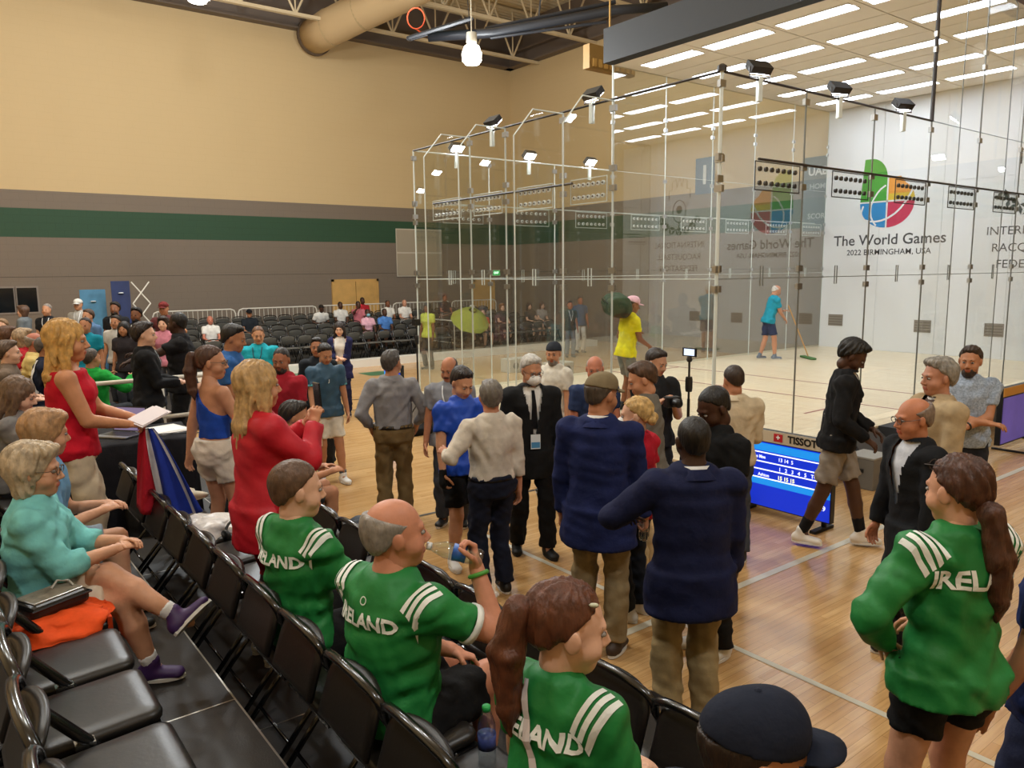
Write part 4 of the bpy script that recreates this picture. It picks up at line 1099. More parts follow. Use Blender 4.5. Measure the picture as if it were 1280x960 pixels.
def head_parts(lod, sex, hs, face=1.0):
    f_ = sex == 'f'
    pr = [ell((0, -.012, .036), (.073, .094, .086), .02), ell((0, .026, -.028), (.058 if not f_ else .055, .066, .083), .03),
          ell((0, .052, -.090), (.034 if not f_ else .026, .030, .024), .03), cone((0, -.012, -.03), (0, -.018, -.088), .052 if not f_ else .045, .056 if not f_ else .047, .03)]
    for s_ in (-1, 1):
        pr.append(ell((s_*.076, -.008, -.004), (.010, .021, .032), .008, rotm('y', s_*8)@rotm('z', s_*-18)))
        pr.append(ell((s_*.045, .052, -.038), (.02, .025, .022), .03))
    if lod < 2:
        pr += [cone((0, .090, .012), (0, .109, -.030), .007, .0125, .012), ecyl((-.034, .079, .024), (.034, .079, .024), (0, 1, 0), (.011, .009), (.011, .009), .015),
               ell((-.013, .098, -.034), (.008, .009, .007), .008), ell((.013, .098, -.034), (.008, .009, .007), .008)]
        for s_ in (-1, 1): pr.append(ell((s_*.030, .099, .004), (.017, .014, .011), .012, sub=True))
        pr += [ecyl((-.018, .0865, -.058), (.018, .0865, -.058), (0, 1, 0), (.0075, .0055), (.0075, .0055), .007), ecyl((-.014, .0865, -.068), (.014, .0865, -.068), (0, 1, 0), (.0075, .006), (.0075, .006), .007)]
    else: pr += [cone((0, .088, .012), (0, .108, -.030), .009, .014, .015)]
    v, f = polygonize(pr, LOD[lod][1]); parts = [(v, f, 0)]
    cen = v[f].mean(1)
    if lod < 2:
        lip = (np.abs(cen[:, 0]) < .023) & (cen[:, 1] > .086) & (cen[:, 2] < -.0535) & (cen[:, 2] > -.0735)
        parts = [(v, f[~lip], 0), (v, f[lip], 1)] if lip.any() else parts
        for s_ in (-1, 1):
            a, b = sphere_np((s_*.030, .0815, .004), (.0125, .0115, .0078)); parts.append((a, b, 2))
            a, b = sphere_np((s_*.030, .0900, .004), (.0060, .004, .0060), 8, 4); parts.append((a, b, 3))
            bv = A3([(s_*(.014+.032*t), .0945-.020*t*t, .0225+.005*math.sin(t*2.6)+dz) for t in np.linspace(0, 1, 5) for dz in (-.003, .003)])
            parts.append((bv, np.array([(2*i, 2*i+1, 2*i+3, 2*i+2) for i in range(4)]), 4))
    else:
        for s_ in (-1, 1):
            a, b = sphere_np((s_*.030, .083, .004), (.012, .01, .007), 6, 4); parts.append((a, b, 3))
    return [(v*hs, f, m) for v, f, m in parts]

def hair_prims(style, lod):
    cr = lambda g: ell((0, -.018-g*.35, .038), (.0735+g*.9, .094+g, .086+g), .012)
    front = ((0, .074, .092), nrm((0, .70, -.71)), .10)      # cut: keep behind / above the hairline
    if style == 'short': return [cr(.013), ell((0, .035, .108), (.052, .035, .020), .02), ell((0, -.06, -.015), (.062, .05, .055), .02)], [front], .0022
    if style == 'thick': return [cr(.020), ell((0, .035, .112), (.056, .042, .026), .025), ell((0, -.06, -.01), (.068, .055, .06), .02)], [front], .004
    if style == 'buzz': return [cr(.006), ell((0, -.05, -.015), (.062, .05, .055), .02)], [front], .0008
    if style == 'cropped': return [cr(.009), ell((0, -.05, -.015), (.064, .055, .055), .02)], [front], .0012
    if style == 'fringe': return [cr(.007), ell((0, -.05, -.015), (.066, .055, .05), .02)], [front[:2], ((0, 0, .055), nrm((0, .35, 1)))], .0015
    if style == 'cap_hair': return [cr(.005), ell((0, -.05, -.02), (.064, .050, .045), .02)], [front, ((0, 0, .05), (0, 0, 1))], .0012
    if style == 'bob': return [cr(.022), ecyl((0, -.035, .02), (0, -.035, -.085), (1, 0, 0), (.09, .075), (.082, .06), .03), ell((0, .055, .10), (.07, .04, .03), .03)], [((0, .072, .05), nrm((0, .9, -.45)))], .004
    if style == 'long':
        p = [cr(.018), ecyl((0, -.045, .0), (0, -.085, -.20), (1, 0, 0), (.092, .06), (.10, .045), .03), ecyl((0, -.085, -.20), (.0, -.10, -.31), (1, 0, 0), (.098, .042), (.06, .025), .03)]
        for s_ in (-1, 1): p.append(ecyl((s_*.075, .005, .03), (s_*.092, -.0, -.22), (0, 1, 0), (.036, .024), (.030, .020), .02))
        return p, [((0, .085, .05), nrm((0, .95, -.25)))], .004
    tie = [cr(.010), ell((0, -.06, -.0), (.06, .05, .05), .02)]
    if style == 'pony':
        return tie+[cone((0, -.100, .055), (0, -.142, .045), .02, .03, .015), cone((0, -.142, .045), (.006, -.155, -.06), .036, .045, .02), cone((.006, -.155, -.06), (.012, -.135, -.20), .045, .030, .02), cone((.012, -.135, -.20), (.018, -.118, -.285), .03, .008, .02)], [front], .0035
    if style == 'lowpony':
        return tie+[cone((0, -.098, -.03), (0, -.125, -.06), .025, .032, .015), cone((0, -.125, -.06), (.02, -.13, -.20), .036, .045, .02), cone((.02, -.13, -.20), (.03, -.12, -.34), .045, .032, .02), cone((.03, -.12, -.34), (.03, -.11, -.42), .03, .008, .02)], [front], .004
    if style == 'bun': return tie+[ell((0, -.112, -.012), (.045, .035, .04), .012), ell((-.03, -.105, -.03), (.03, .03, .03), .012)], [front], .004
    return [], [], 0

PN = [0]
def person(label, pos, head=0.0, H=1.78, sex='m', lod=1, pose='stand', skin_c='#c68f6d', hair=('short', '#2e2219'), top=('tee', '#888888'), bottom=('trousers', '#333333'),
           shoes='#222222', bw=1.0, belly=0.0, lean=0.0, side=0.0, twist=0.0, look=(0, 0), roll=0.0, rh=None, lh=None, re=None, le=None, rhand=None, lhand=None, rf=None, lf=None, rk=None, lk=None,
           seat=.45, socks=None, extras=(), brow=None, hipoff=(0, 0, 0), group=None, hs=1.0, curl=(.35, .35), cat='person'):
    """head: direction faced, degrees counter-clockwise from the court length axis. Hand and foot targets are in the person's own frame (right, forward, up) at their size."""
    PN[0] += 1; seed = PN[0]; s = H/1.78; f_ = sex == 'f'; X_ = {}
    root = empty('person', pos, R(head-90)); tag(root, label, cat, group)
    hb, hh, hn, hc = LOD[lod]; SK = skin(skin_c); info = {'root': root}
    if pose == 'sit': P = A3((0, 0, seat+.05))+A3(hipoff)
    else: P = A3((0, 0, .95*s))+A3(hipoff)
    T = rotm('y', side)@rotm('x', -lean); Ts = T@rotm('z', twist)
    up = T[:, 2]
    W = bw*(s if not f_ else s*.96)
    sec = [(-.085, .150, .105, 0), (0, .166, .114, 0), (.13, .146, .102, 0), (.27, .156, .110, .004), (.39, .166, .114, .004), (.475, .150, .092, -.004), (.54, .085, .066, -.012)] if not f_ else \
          [(-.085, .160, .112, -.004), (0, .174, .118, -.006), (.13, .134, .094, 0), (.27, .142, .102, .004), (.39, .150, .106, .006), (.475, .134, .084, -.004), (.54, .074, .058, -.012)]
    def tp(h_, yo=0, xo=0):
        b = min(1, max(0, h_/.4)); M_ = T if b < .5 else Ts
        return P+up*(h_*s)+M_[:, 1]*(yo*s)+M_[:, 0]*(xo*s)
    def torso(g=0.0, lo=-1, hi=9, gl=None):
        out = []; S_ = [q for q in sec if lo-1e-6 <= q[0] <= hi+1e-6]
        for a, b in zip(S_[:-1], S_[1:]):
            bl = lambda q: belly*math.exp(-((q[0]-.10)/.13)**2)
            M_ = Ts if a[0] > .2 else T
            out.append(ecyl(tp(a[0], a[3]+.5*bl(a)), tp(b[0], b[3]+.5*bl(b)), M_[:, 0], (a[1]*W+g, a[2]*W+g+.5*bl(a)*s), (b[1]*W+g, b[2]*W+g+.5*bl(b)*s), .008, rw=.05*s))
        if f_:
            for x in (-1, 1): out.append(ell(tp(.345, .075, x*.066*bw), (.062*s+g*.6, .055*s+g*.6, .062*s+g*.6), .05, Ts))
        return out
    sh = {x: tp(.465)+Ts[:, 0]*(x*(.172 if not f_ else .152)*W) for x in (-1, 1)}
    # arms
    ul, fl = .295*s, .255*s; arm = {}
    for x, tgt, hint in ((1, rh, re), (-1, lh, le)):
        if tgt is None: tg = sh[x]+A3((x*.07*s, .06*s+.02, -.545*s)); hint = hint or (x*.35, -1, 0)
        else: tg = A3(tgt)*s if pose == 'stand' else A3(tgt)
        hint = hint if hint is not None else (x*.5, -.6, -.6)
        arm[x] = ik(sh[x], tg, ul, fl, hint)
    # legs
    hipj = {x: P+A3((x*.088*s*(1.08 if f_ else 1.0), 0, -.03*s)) for x in (-1, 1)}; tl, sl_ = .432*s, .425*s; leg = {}
    for x, tgt, hint in ((1, rf, rk), (-1, lf, lk)):
        if tgt is None: tg = A3((x*.105*s, .0, .08*s)) if pose == 'stand' else A3((x*.12, .40, .08))
        else: tg = A3(tgt)*s if pose == 'stand' else A3(tgt)
        leg[x] = ik(hipj[x], tg, tl, sl_, hint if hint is not None else (x*.08, 1, .35 if pose == 'sit' else 0))
    aw = bw**.5
    def arm_prims(x, g0=0, g1=0, upto=2.0, k=.03):
        e, w_ = arm[x]; out = [ell(sh[x], (.057*s*aw+g0,)*3, .04)]
        if upto <= 1.0: out.append(cone(sh[x], sh[x]+(e-sh[x])*upto, .056*s*aw+g0, (.050-.006*upto)*s*aw+g1, k, flat1=True))
        else:
            out.append(cone(sh[x], e, .055*s*aw+g0, .043*s*aw+(g0+g1)/2, k*.7)); t = upto-1.0
            out.append(cone(e, e+(w_-e)*t, .044*s*aw+(g0+g1)/2, (.044-.016*t)*s*aw+g1, .008, flat1=upto < 2.0 or g1 > 0))
        return out
    def leg_prims(x, g0=0, g1=0, upto=2.0):
        k_, a_ = leg[x]; out = []
        if upto <= 1.0: out.append(cone(hipj[x], hipj[x]+(k_-hipj[x])*upto, .090*W+g0, (.086-.024*upto)*W+g1, .035, flat1=True))
        else:
            t = upto-1.0; kr = .058*W
            out += [cone(hipj[x], k_, .088*W+g0, kr+(g0*.5+g1*.5), .03)]
            if g1 == 0: out += [cone(k_, k_+(a_-k_)*.35, kr, .058*W, .02), cone(k_+(a_-k_)*.35-A3((0,.0,0)), a_, .057*W, .038*s, .02)]
            else: out.append(cone(k_, k_+(a_-k_)*t, kr+g1, .050*W+g1, .012, flat1=True))
        return out
    # head placement
    nb = tp(.53, -.012); hd = rotm('z', look[0])@rotm('x', look[1])@rotm('y', roll)
    hc_ = nb+up*(.045*s)+A3((0, .012*s, .094*s))+hd[:, 1]*(.018*s)+hd[:, 2]*.02*s
    hsz = hs*(s**.5)*1.03
    # skin
    bp = torso(-.004 if top[0] in ('tank', 'crop') else -.020)+[cone(nb-up*.05*s, hc_-hd[:, 2]*.03-hd[:, 1]*.02, .064*W if not f_ else .052*W, .054*s if not f_ else .045*s, .03)]
    for x in (-1, 1): bp += arm_prims(x)+leg_prims(x, -.020 if bottom[0] == 'trousers' else 0)
    for x in (-1, 1):
        k_, a_ = leg[x]; bp.append(cone(a_, a_+A3((0, .06*s, -.045*s)), .036*s, .03*s, .02))
    v, f = polygonize(bp, hb); parts = [(v, f, 0)]
    for x, hp, cu in ((1, rhand, curl[0]), (-1, lhand, curl[1])):
        e, w_ = arm[x]; d0 = nrm(w_-e); bk = (x, 0, 0) if abs(d0[2]) > .75 else (x*.45, -.1, .9); fd = d0; pt = False
        if hp: fd = nrm(hp[0]) if hp[0] is not None else d0; bk = hp[1] if len(hp) > 1 and hp[1] is not None else bk; pt = len(hp) > 2
        v, f = hand_part(lod, w_, fd, bk, x, cu, s*(1.0 if not f_ else .93), pt); parts.append((v, f, 0)); info['rh' if x > 0 else 'lh'] = (w_, fd, nrm(bk))
    for v, f, m in head_parts(lod, sex, hsz): parts.append((v@hd.T+hc_, f, m))
    bc = brow or hair[1]
    np_mesh('body', parts, [SK, mat(tuple(min(1, c*k) for c, k in zip([int(skin_c[i:i+2], 16)/255 for i in (1, 3, 5)], (.92, .68, .66))), .45, kind='lips'), mat('#8f8780', .3, kind='eye_white'), mat('#231a14', .2, kind='iris'), hairm(bc)], root)
    # hair
    hp_, cuts, amp = hair_prims(hair[0], lod)
    if hp_:
        rg = np.random.RandomState(seed); ph = rg.rand(3)*6
        def strand(Pn):
            az = np.arctan2(Pn[:, 0], -Pn[:, 1]+.0); return amp*(np.sin(az*17+ph[0]+2*np.sin(Pn[:, 2]*30+ph[1]))+.7*np.sin(Pn[:, 0]*190+Pn[:, 2]*40+ph[2]))
        # hairline cut is applied only above the nape, so falling hair stays
        longish = hair[0] in ('pony', 'lowpony', 'long', 'bun', 'bob')
        if longish and hair[0] in ('pony', 'lowpony', 'bun'):
            v1, f1 = polygonize(hp_[:2], hh*1.1, cuts, strand); v2, f2 = polygonize(hp_[2:], hh*1.1, (), strand); hparts = [(v1, f1, 0), (v2, f2, 0)]
        else: v1, f1 = polygonize(hp_, hh*1.1, cuts, strand); hparts = [(v1, f1, 0)]
        ho = np_mesh('hair', [((v*hsz)@hd.T+hc_, f, 0) for v, f, _ in hparts if len(f)], [hairm(hair[1])], root)
        if hair[0] in ('pony', 'lowpony'):
            c_ = A3((0, -.118, .05)) if hair[0] == 'pony' else A3((0, -.110, -.045)); a, b = sphere_np(c_, (.028, .014, .028), 10, 6)
            np_mesh('hair_tie', [((a*hsz)@hd.T+hc_, b, 0)], [plastic('#1a1512')], ho)
    # garments
    kind, tc = top[0], top[1]; tm = top[2] if len(top) > 2 and top[2] else (sport(tc) if kind in ('jersey', 'polo_sport') else cloth(tc))
    hem = {'tucked': .0, 'shirt': -.06, 'longshirt': .03, 'roll': -.06, 'suit': -.24, 'jacket': -.10, 'hoodie': -.10, 'tank': -.07, 'crop': .10}.get(kind, -.10)
    if pose == 'sit' and hem < -.02: hem = -.02
    g = {'suit': .030, 'jacket': .030, 'hoodie': .034, 'crop': .006, 'tank': .026}.get(kind, .022)
    up_ = 2.0 if kind in ('suit', 'jacket', 'hoodie', 'longshirt') else (.0 if kind in ('tank', 'crop') else .62)
    if kind == 'roll': up_ = 1.45
    tprs = torso(g)
    if hem < -.08:
        a = sec[0]; rr = (.180*W+g, .124*W+g); r2 = (.196*W+g+(.004 if kind == 'suit' else 0), .134*W+g)
        tprs.append(ecyl(tp(0), tp(hem-.03), T[:, 0], rr, r2, .04, rw=.04))
    if up_ > 0:
        for x in (-1, 1):
            tprs += arm_prims(x, g*.8, g*.9 if up_ <= 1 else g*.55+.004, up_ if up_ < 2 else 1.96)
            if kind in ('suit', 'jacket'): tprs.append(ell(sh[x]+up*.010, (.062*s*aw, .07*s, .050*s), .05))
    cuts = [(tp(hem), -up)]
    if kind == 'crop':
        cuts.append((tp(.40), nrm(up*.75+Ts[:, 0]*.66)))
    elif kind == 'tank': cuts.append((tp(.505), up))
    nz = wrinkle(seed, (.0050 if kind not in ('suit', 'tank', 'crop') else .0035) if lod < 2 else .002, .13 if kind != 'suit' else .20)
    v, f = polygonize(tprs, hc, cuts, nz)
    if top and len(top) > 3 and top[3] is not None:      # open front: wedge removed, shows the inner shirt
        c_ = v[f].mean(1); rel = c_-tp(0); fx = rel@Ts[:, 0]; fy = rel@Ts[:, 1]; fz = rel@up
        wv = np.clip((fz-.12*s)/(.40*s), 0, 1)*top[3][1]+top[3][2] if len(top[3]) > 2 else np.clip((fz-.12*s)/(.40*s), 0, 1)*top[3][1]
        armd = np.min([np.linalg.norm(np.cross(c_-sh[x], nrm(arm[x][0]-sh[x])), axis=1) for x in (-1, 1)], 0)
        keep = ~((fy > 0) & (np.abs(fx) < wv) & (fz > (-.5 if len(top[3]) > 2 else .12)*s) & (fz < .56*s)); f = f[keep]
        ip = torso(.004)
        iv, if_ = polygonize(ip, hc*1.4); np_mesh('inner_shirt', [(iv, if_, 0)], [cloth(top[3][0])], root)
    nm_top = {'suit': 'suit_jacket', 'jacket': 'jacket', 'hoodie': 'hoodie', 'tank': 'tank_top', 'crop': 'tank_top', 'longshirt': 'shirt', 'shirt': 'shirt', 'polo': 'polo_shirt', 'polo_sport': 'polo_shirt', 'roll': 'shirt'}.get(kind, 't_shirt')
    gar = np_mesh(nm_top, [(v, f, 0)], [tm], root); info['top'] = (gar, v, f)
    info.update(tp=tp, T=T, Ts=Ts, up=up, sh=sh, arm=arm, leg=leg, hc=hc_, hd=hd, hsz=hsz, s=s, W=W, nb=nb, sec=sec)
    if kind in ('polo', 'polo_sport', 'longshirt', 'suit', 'shirt', 'roll'):
        ccol = top[3][0] if (len(top) > 3 and top[3]) or False else tc
        band = MB(); n_ = 18; rr = (.068 if not f_ else .056)*W
        ax = nrm(hc_-nb); c0 = nb-ax*.012; u_, v_ = Ts[:, 0], np.cross(ax, Ts[:, 0])
        rings = [(-.012, 1.22), (.030, 1.02), (.032, 1.10), (-.012, 1.34)] if kind != 'suit' else [(.0, 1.12), (.046, 1.0), (.047, 1.06), (.0, 1.2)]
        vs = [c0+ax*(z_*s)+u_*(rr*k*math.cos(2*math.pi*i/n_))+v_*(rr*k*math.sin(2*math.pi*i/n_)) for z_, k in rings for i in range(n_)]
        band.add(vs, [(j*n_+i, j*n_+(i+1) % n_, (j+1)*n_+(i+1) % n_, (j+1)*n_+i) for j in range(3) for i in range(n_)]); band.build('collar', cloth('#dcdad6') if kind == 'suit' else cloth(ccol), root, True)
        if kind == 'suit':
            vs = [c0+ax*(z_*s)+u_*(rr*k*math.cos(2*math.pi*i/n_))+v_*(rr*k*math.sin(2*math.pi*i/n_)) for z_, k in ((-.02, 1.3), (.030, 1.10), (.030, 1.20), (-.025, 1.55)) for i in range(n_)]
            lap = MB(); lap.add(vs, [(j*n_+i, j*n_+(i+1) % n_, (j+1)*n_+(i+1) % n_, (j+1)*n_+i) for j in range(3) for i in range(n_) if not (len(top) > 3 and top[3] and abs(i-4.5) < 3.2)]); lap.build('lapel_collar', tm, gar, True)
    # bottom
    bk_, bc_ = bottom; bm_ = cloth(bc_)
    if bk_ is not None:
        blen = {'trousers': 1.97, 'shorts': .82, 'short_shorts': .52, 'skirt': .6, 'tights': 1.9}[bk_]; gg = {'trousers': .016, 'shorts': .028, 'short_shorts': .018, 'skirt': .03, 'tights': .006}[bk_]
        waist = tp(.075 if not f_ else .09)
        prs = torso(.028 if kind in ('longshirt', 'crop') else -.002, hi=.27)
        for x in (-1, 1): prs += leg_prims(x, gg*.8 if kind in ('longshirt', 'crop') else (gg*(.30 if hem < -.08 else .8) if bk_ == 'shorts' else .004), gg if bk_ != 'trousers' else .020, blen)
        v, f = polygonize(prs, hc, [(waist, nrm(up-T[:, 1]*(.75 if pose == 'sit' else 0)))], wrinkle(seed+500, .005 if lod < 2 else .002, .14))
        bo = np_mesh({'trousers': 'trousers', 'tights': 'leggings', 'skirt': 'skirt'}.get(bk_, 'shorts'), [(v, f, 0)], [bm_], root); info['bottom'] = (bo, v, f)
    # shoes
    if shoes:
        for x in (-1, 1):
            k_, a_ = leg[x]; shin = nrm(a_-k_); yaw = R(-x*10); fy = A3((math.sin(-yaw), math.cos(yaw), 0)); tilt = nrm(k_-a_)
            fwdv = nrm(fy-tilt*(fy@tilt)*.85) if abs(tilt[2]) < .86 else fy; dn = nrm(np.cross(fwdv, np.cross(fwdv, -tilt)))*-1
            dn = -nrm(np.cross(np.cross(fwdv, tilt), fwdv)); rt_ = np.cross(fwdv, -dn)
            base = a_+dn*(.075*s)
            pr = [ecyl(base-fwdv*.045*s-dn*.042*s, base+fwdv*.13*s-dn*.030*s, rt_, (.038*s, .043*s), (.045*s, .030*s), .02, rw=.04*s), cone(base-fwdv*.01-dn*.04*s, a_-dn*.035*s, .045*s, .046*s, .025)]
            v, f = polygonize(pr, (.0095, .012, .02)[lod], [(base, dn)]); so = np_mesh('shoe', [(v, f, 0)], [mat(shoes, .55, var=.08, kind='shoe')], root)
            if lod < 2:
                pl = [(base+fwdv*((-.082+.255*(.5-.5*math.cos(t)))*s)+rt_*(.046*s*math.sin(t)*(1.05 if t < math.pi else 1))) for t in np.linspace(0, 2*math.pi, 16, endpoint=False)]
                MB().prism([Vector(p) for p in pl], Vector(dn*-.018*s)).build('sole', mat('#d9d5cd' if shoes not in ('#101010',) else '#0c0c0c', .6, kind='sole'), so)
            if socks:
                sv, sf = polygonize([cone(a_-dn*.02, a_+(k_-a_)*(.38 if socks[1] == 'crew' else .2), .044*s, .050*s, .01, flat1=True)], .012); np_mesh('sock', [(sv, sf, 0)], [cloth(socks[0])], root)
    for e in extras: e(info)
    return info

# ---------- accessories, each added as a child of its wearer
def bvh_of(item): return BVHTree.FromPolygons([tuple(p) for p in item[1]], [tuple(int(i) for i in q) for q in item[2]])
def decal(item, parent, uv, faces, O, ux, uy, n, m, name, off=.006, depth=.6):
    """lay flat shapes on a garment by dropping them along -n"""
    if not hasattr(decal, 'c'): decal.c = {}
    key = item[0].name; bv = decal.c.get(key)
    if bv is None: bv = decal.c[key] = bvh_of(item)
    ux, uy, n, O = (Vector(q) for q in (ux, uy, n, O)); vs = []; ok = []
    for u_, v_ in uv:
        o = O+ux*u_+uy*v_; h_ = bv.ray_cast(o+n*depth, -n, depth*2)
        if h_[0] is None: vs.append(tuple(o)); ok.append(False)
        else: vs.append(tuple(h_[0]+n*off+h_[1]*(off*.5 if h_[1].dot(n) > 0 else 0))); ok.append(True)
    fs = [f for f in faces if all(ok[i] for i in f)]
    if not fs: return None
    b = MB(); b.add(vs, fs); return b.build(name, m, parent)
def gridtext(key, step=.02, scale=1.0):
    vs, fs = TEXTS[key]; bm = bmesh.new(); V_ = [bm.verts.new(v*scale) for v in vs]
    for f in fs:
        try: bm.faces.new([V_[i] for i in f])
        except ValueError: pass
    xs = [v[0]*scale for v in vs]; ys_ = [v[1]*scale for v in vs]
    for ax, a, b in ((0, min(xs), max(xs)), (1, min(ys_), max(ys_))):
        c = a+step
        while c < b:
            co = [0, 0, 0]; no = [0, 0, 0]; co[ax] = c; no[ax] = 1
            bmesh.ops.bisect_plane(bm, geom=bm.verts[:]+bm.edges[:]+bm.faces[:], plane_co=co, plane_no=no); c += step
    bm.verts.index_update(); out = ([(v.co.x, v.co.y) for v in bm.verts], [tuple(v.index for v in f.verts) for f in bm.faces]); bm.free(); return out
def strip_uv(pts, wd, n=12):
    """ribbon along a 2D polyline"""
    P = []; pts = [Vector(p) for p in pts]; L_ = [0]
    for a, b in zip(pts[:-1], pts[1:]): L_.append(L_[-1]+(b-a).length)
    for i in range(n+1):
        d = L_[-1]*i/n; j = max(k for k in range(len(pts)-1) if L_[k] <= d+1e-9); t = (d-L_[j])/max(1e-9, L_[j+1]-L_[j]); p = pts[j].lerp(pts[j+1], t); tg = (pts[j+1]-pts[j]).normalized(); q = Vector((-tg.y, tg.x))*wd/2
        P += [tuple(p+q), tuple(p), tuple(p-q)]
    return P, [(3*i+k, 3*i+k+1, 3*i+k+4, 3*i+k+3) for i in range(n) for k in (0, 1)]
def back_text(key, h_=.39, scale=1.0, col='#eef2ee', tilt=0.0):
    def f(I):
        uv, fs = gridtext(key, .02, scale*I['s']); Ts = I['Ts']; n = -Ts[:, 1]; ux = Ts[:, 0]*1.0; uy = I['up']
        decal(I['top'], I['top'][0], uv, fs, I['tp'](h_), ux, uy, n, mat(col, .6, kind='print'), 'lettering')
    return f
def front_text(key, h_=.34, x=.07, scale=1.0, col='#eef2ee'):
    def f(I):
        uv, fs = gridtext(key, .02, scale); Ts = I['Ts']
        decal(I['top'], I['top'][0], uv, fs, I['tp'](h_)+Ts[:, 0]*x, -Ts[:, 0], I['up'], Ts[:, 1], mat(col, .6, kind='print'), 'lettering')
    return f
def shoulder_bars(sides=(1, -1), n=3, col='#eef2ee'):
    def f(I):
        Ts = I['Ts']; s = I['s']; W = I['W']; m = mat(col, .6, kind='print')
        for x in sides:
            nn = nrm(I['up']*1.0-Ts[:, 1]*.55+Ts[:, 0]*x*.35); fy = nrm(Ts[:, 1]-nn*(Ts[:, 1]@nn)); lx = np.cross(fy, nn)*1.0; lx = lx*(1 if lx@Ts[:, 0]*x > 0 else -1)
            O = I['sh'][x]-Ts[:, 0]*x*.030*W
            for i in range(n):
                u_ = i*.029*s; uv, fs = strip_uv([(u_, -.085*s), (u_+.004, .05*s)], .018*s, 9)
                decal(I['top'], I['top'][0], uv, fs, O, lx, fy, nn, m, 'shoulder_bar', .004, .25)
    return f
def lanyard(col='#d9dde2', badge=('#e6ecf2', '#4d8fc0'), length=.30, back=False):
    def f(I):
        Ts = I['Ts']; s = I['s']; m = mat(col, .7, kind='ribbon'); n = Ts[:, 1]; O = I['tp'](.5)
        for x in (-1, 1):
            uv, fs = strip_uv([(x*.062*s, .03*s), (x*.055*s, -.06*s), (0, -length*s)], .013, 14); decal(I['top'], I['top'][0], uv, fs, O, Ts[:, 0], I['up'], n, m, 'lanyard', .006)
        if badge:
            bv = bvh_of(I['top']); o = O-I['up']*(length+.075)*s; h_ = bv.ray_cast(Vector(o+n*.6), Vector(-n), 1.2); p = A3(h_[0]) if h_[0] else o+n*.13
            p = p+n*.012; e0, e1 = Ts[:, 0]*.043, I['up']*.065
            b = MB(); b.prism([Vector(p-e0-e1), Vector(p+e0-e1), Vector(p+e0+e1), Vector(p-e0+e1)], Vector(n*.005)); bo = b.build('badge', mat(badge[0], .4), I['top'][0])
            p2 = p+n*.006-e1*.45; b = MB(); b.add([p2-e0*.9-e1*.4, p2+e0*.9-e1*.4, p2+e0*.9+e1*.4, p2-e0*.9+e1*.4], [(0, 1, 2, 3)]); b.build('badge_print', mat(badge[1], .4), bo)
    return f
def belt(col='#15120f', h_=.055):
    def f(I):
        n_ = 28; s = I['s']; W = I['W']; c = I['tp'](h_); T = I['T']; ru, rv = .160*W+.030, .110*W+.030; vs = []
        bv = BVHTree.FromPolygons([tuple(p) for p in I['bottom'][1]], [tuple(int(i) for i in q) for q in I['bottom'][2]])
        for dz, k in ((-.018, 0), (-.018, .007), (.018, .007), (.018, 0)):
            for i in range(n_):
                a = 2*math.pi*i/n_; d = T[:, 0]*math.cos(a)+T[:, 1]*math.sin(a); p = c+I['up']*dz; h2 = bv.ray_cast(Vector(p+d*.5), Vector(-d), .5); q = A3(h2[0]) if h2[0] else p+d*ru
                vs.append(q+d*(k-.002))
        b = MB(); b.add(vs, [(j*n_+i, j*n_+(i+1) % n_, (j+1)*n_+(i+1) % n_, (j+1)*n_+i) for j in range(3) for i in range(n_)]); b.build('belt', mat(col, .4, kind='leather'), I['bottom'][0], True)
    return f
def to_head(I, P): return (A3(P)*I['hsz'])@I['hd'].T+I['hc']
def cap(col, brimc=None, back=False, lod=1, button=True):
    def f(I):
        h_ = (.0065, .010, .016)[lod]; sg = -1 if back else 1
        v, f_ = polygonize([ell((0, -.012, .040), (.086, .106, .094), .01), ell((0, .03*sg, .075), (.07, .06, .055), .03)], h_, [((0, 0, .040), nrm((0, -.12*sg, -1)))])
        o = np_mesh('cap', [(to_head(I, v), f_, 0)], [cloth(col)], I['root'])
        n_ = 15; vs = []
        for dz in (0, -.006):
            for r_ in (0, 1):
                for i in range(n_):
                    a = math.pi*i/(n_-1); x = .078*math.cos(a); y = (.055+.03*math.sin(a)+r_*(.085*math.sin(a)**.6))
                    vs.append((x*(1 if not r_ else .93), y*sg, .046+dz-.018*(x/.078)**2-r_*.012*math.sin(a)))
        F_ = [(i, i+1, n_+i+1, n_+i) for i in range(n_-1)]+[(2*n_+i, 3*n_+i, 3*n_+i+1, 2*n_+i+1) for i in range(n_-1)]+[(n_+i, n_+i+1, 3*n_+i+1, 3*n_+i) for i in range(n_-1)]+[(i, 2*n_+i, 2*n_+i+1, i+1) for i in range(n_-1)]
        np_mesh('brim', [(to_head(I, vs), np.array(F_), 0)], [cloth(brimc or col)], o)
        if button: a, b = sphere_np((0, -.008, .134), (.009, .009, .006), 8, 4); np_mesh('button', [(to_head(I, a), b, 0)], [cloth(col)], o)
        if lod == 0:
            for k in range(6):
                an = k*math.pi/3+.5; ev = sphere_np((.068*math.sin(an), -.012+.083*math.cos(an), .092), (.004,)*3, 6, 4); np_mesh('eyelet', [(to_head(I, ev[0]), ev[1], 0)], [cloth('#0c0e14')], o)
    return f
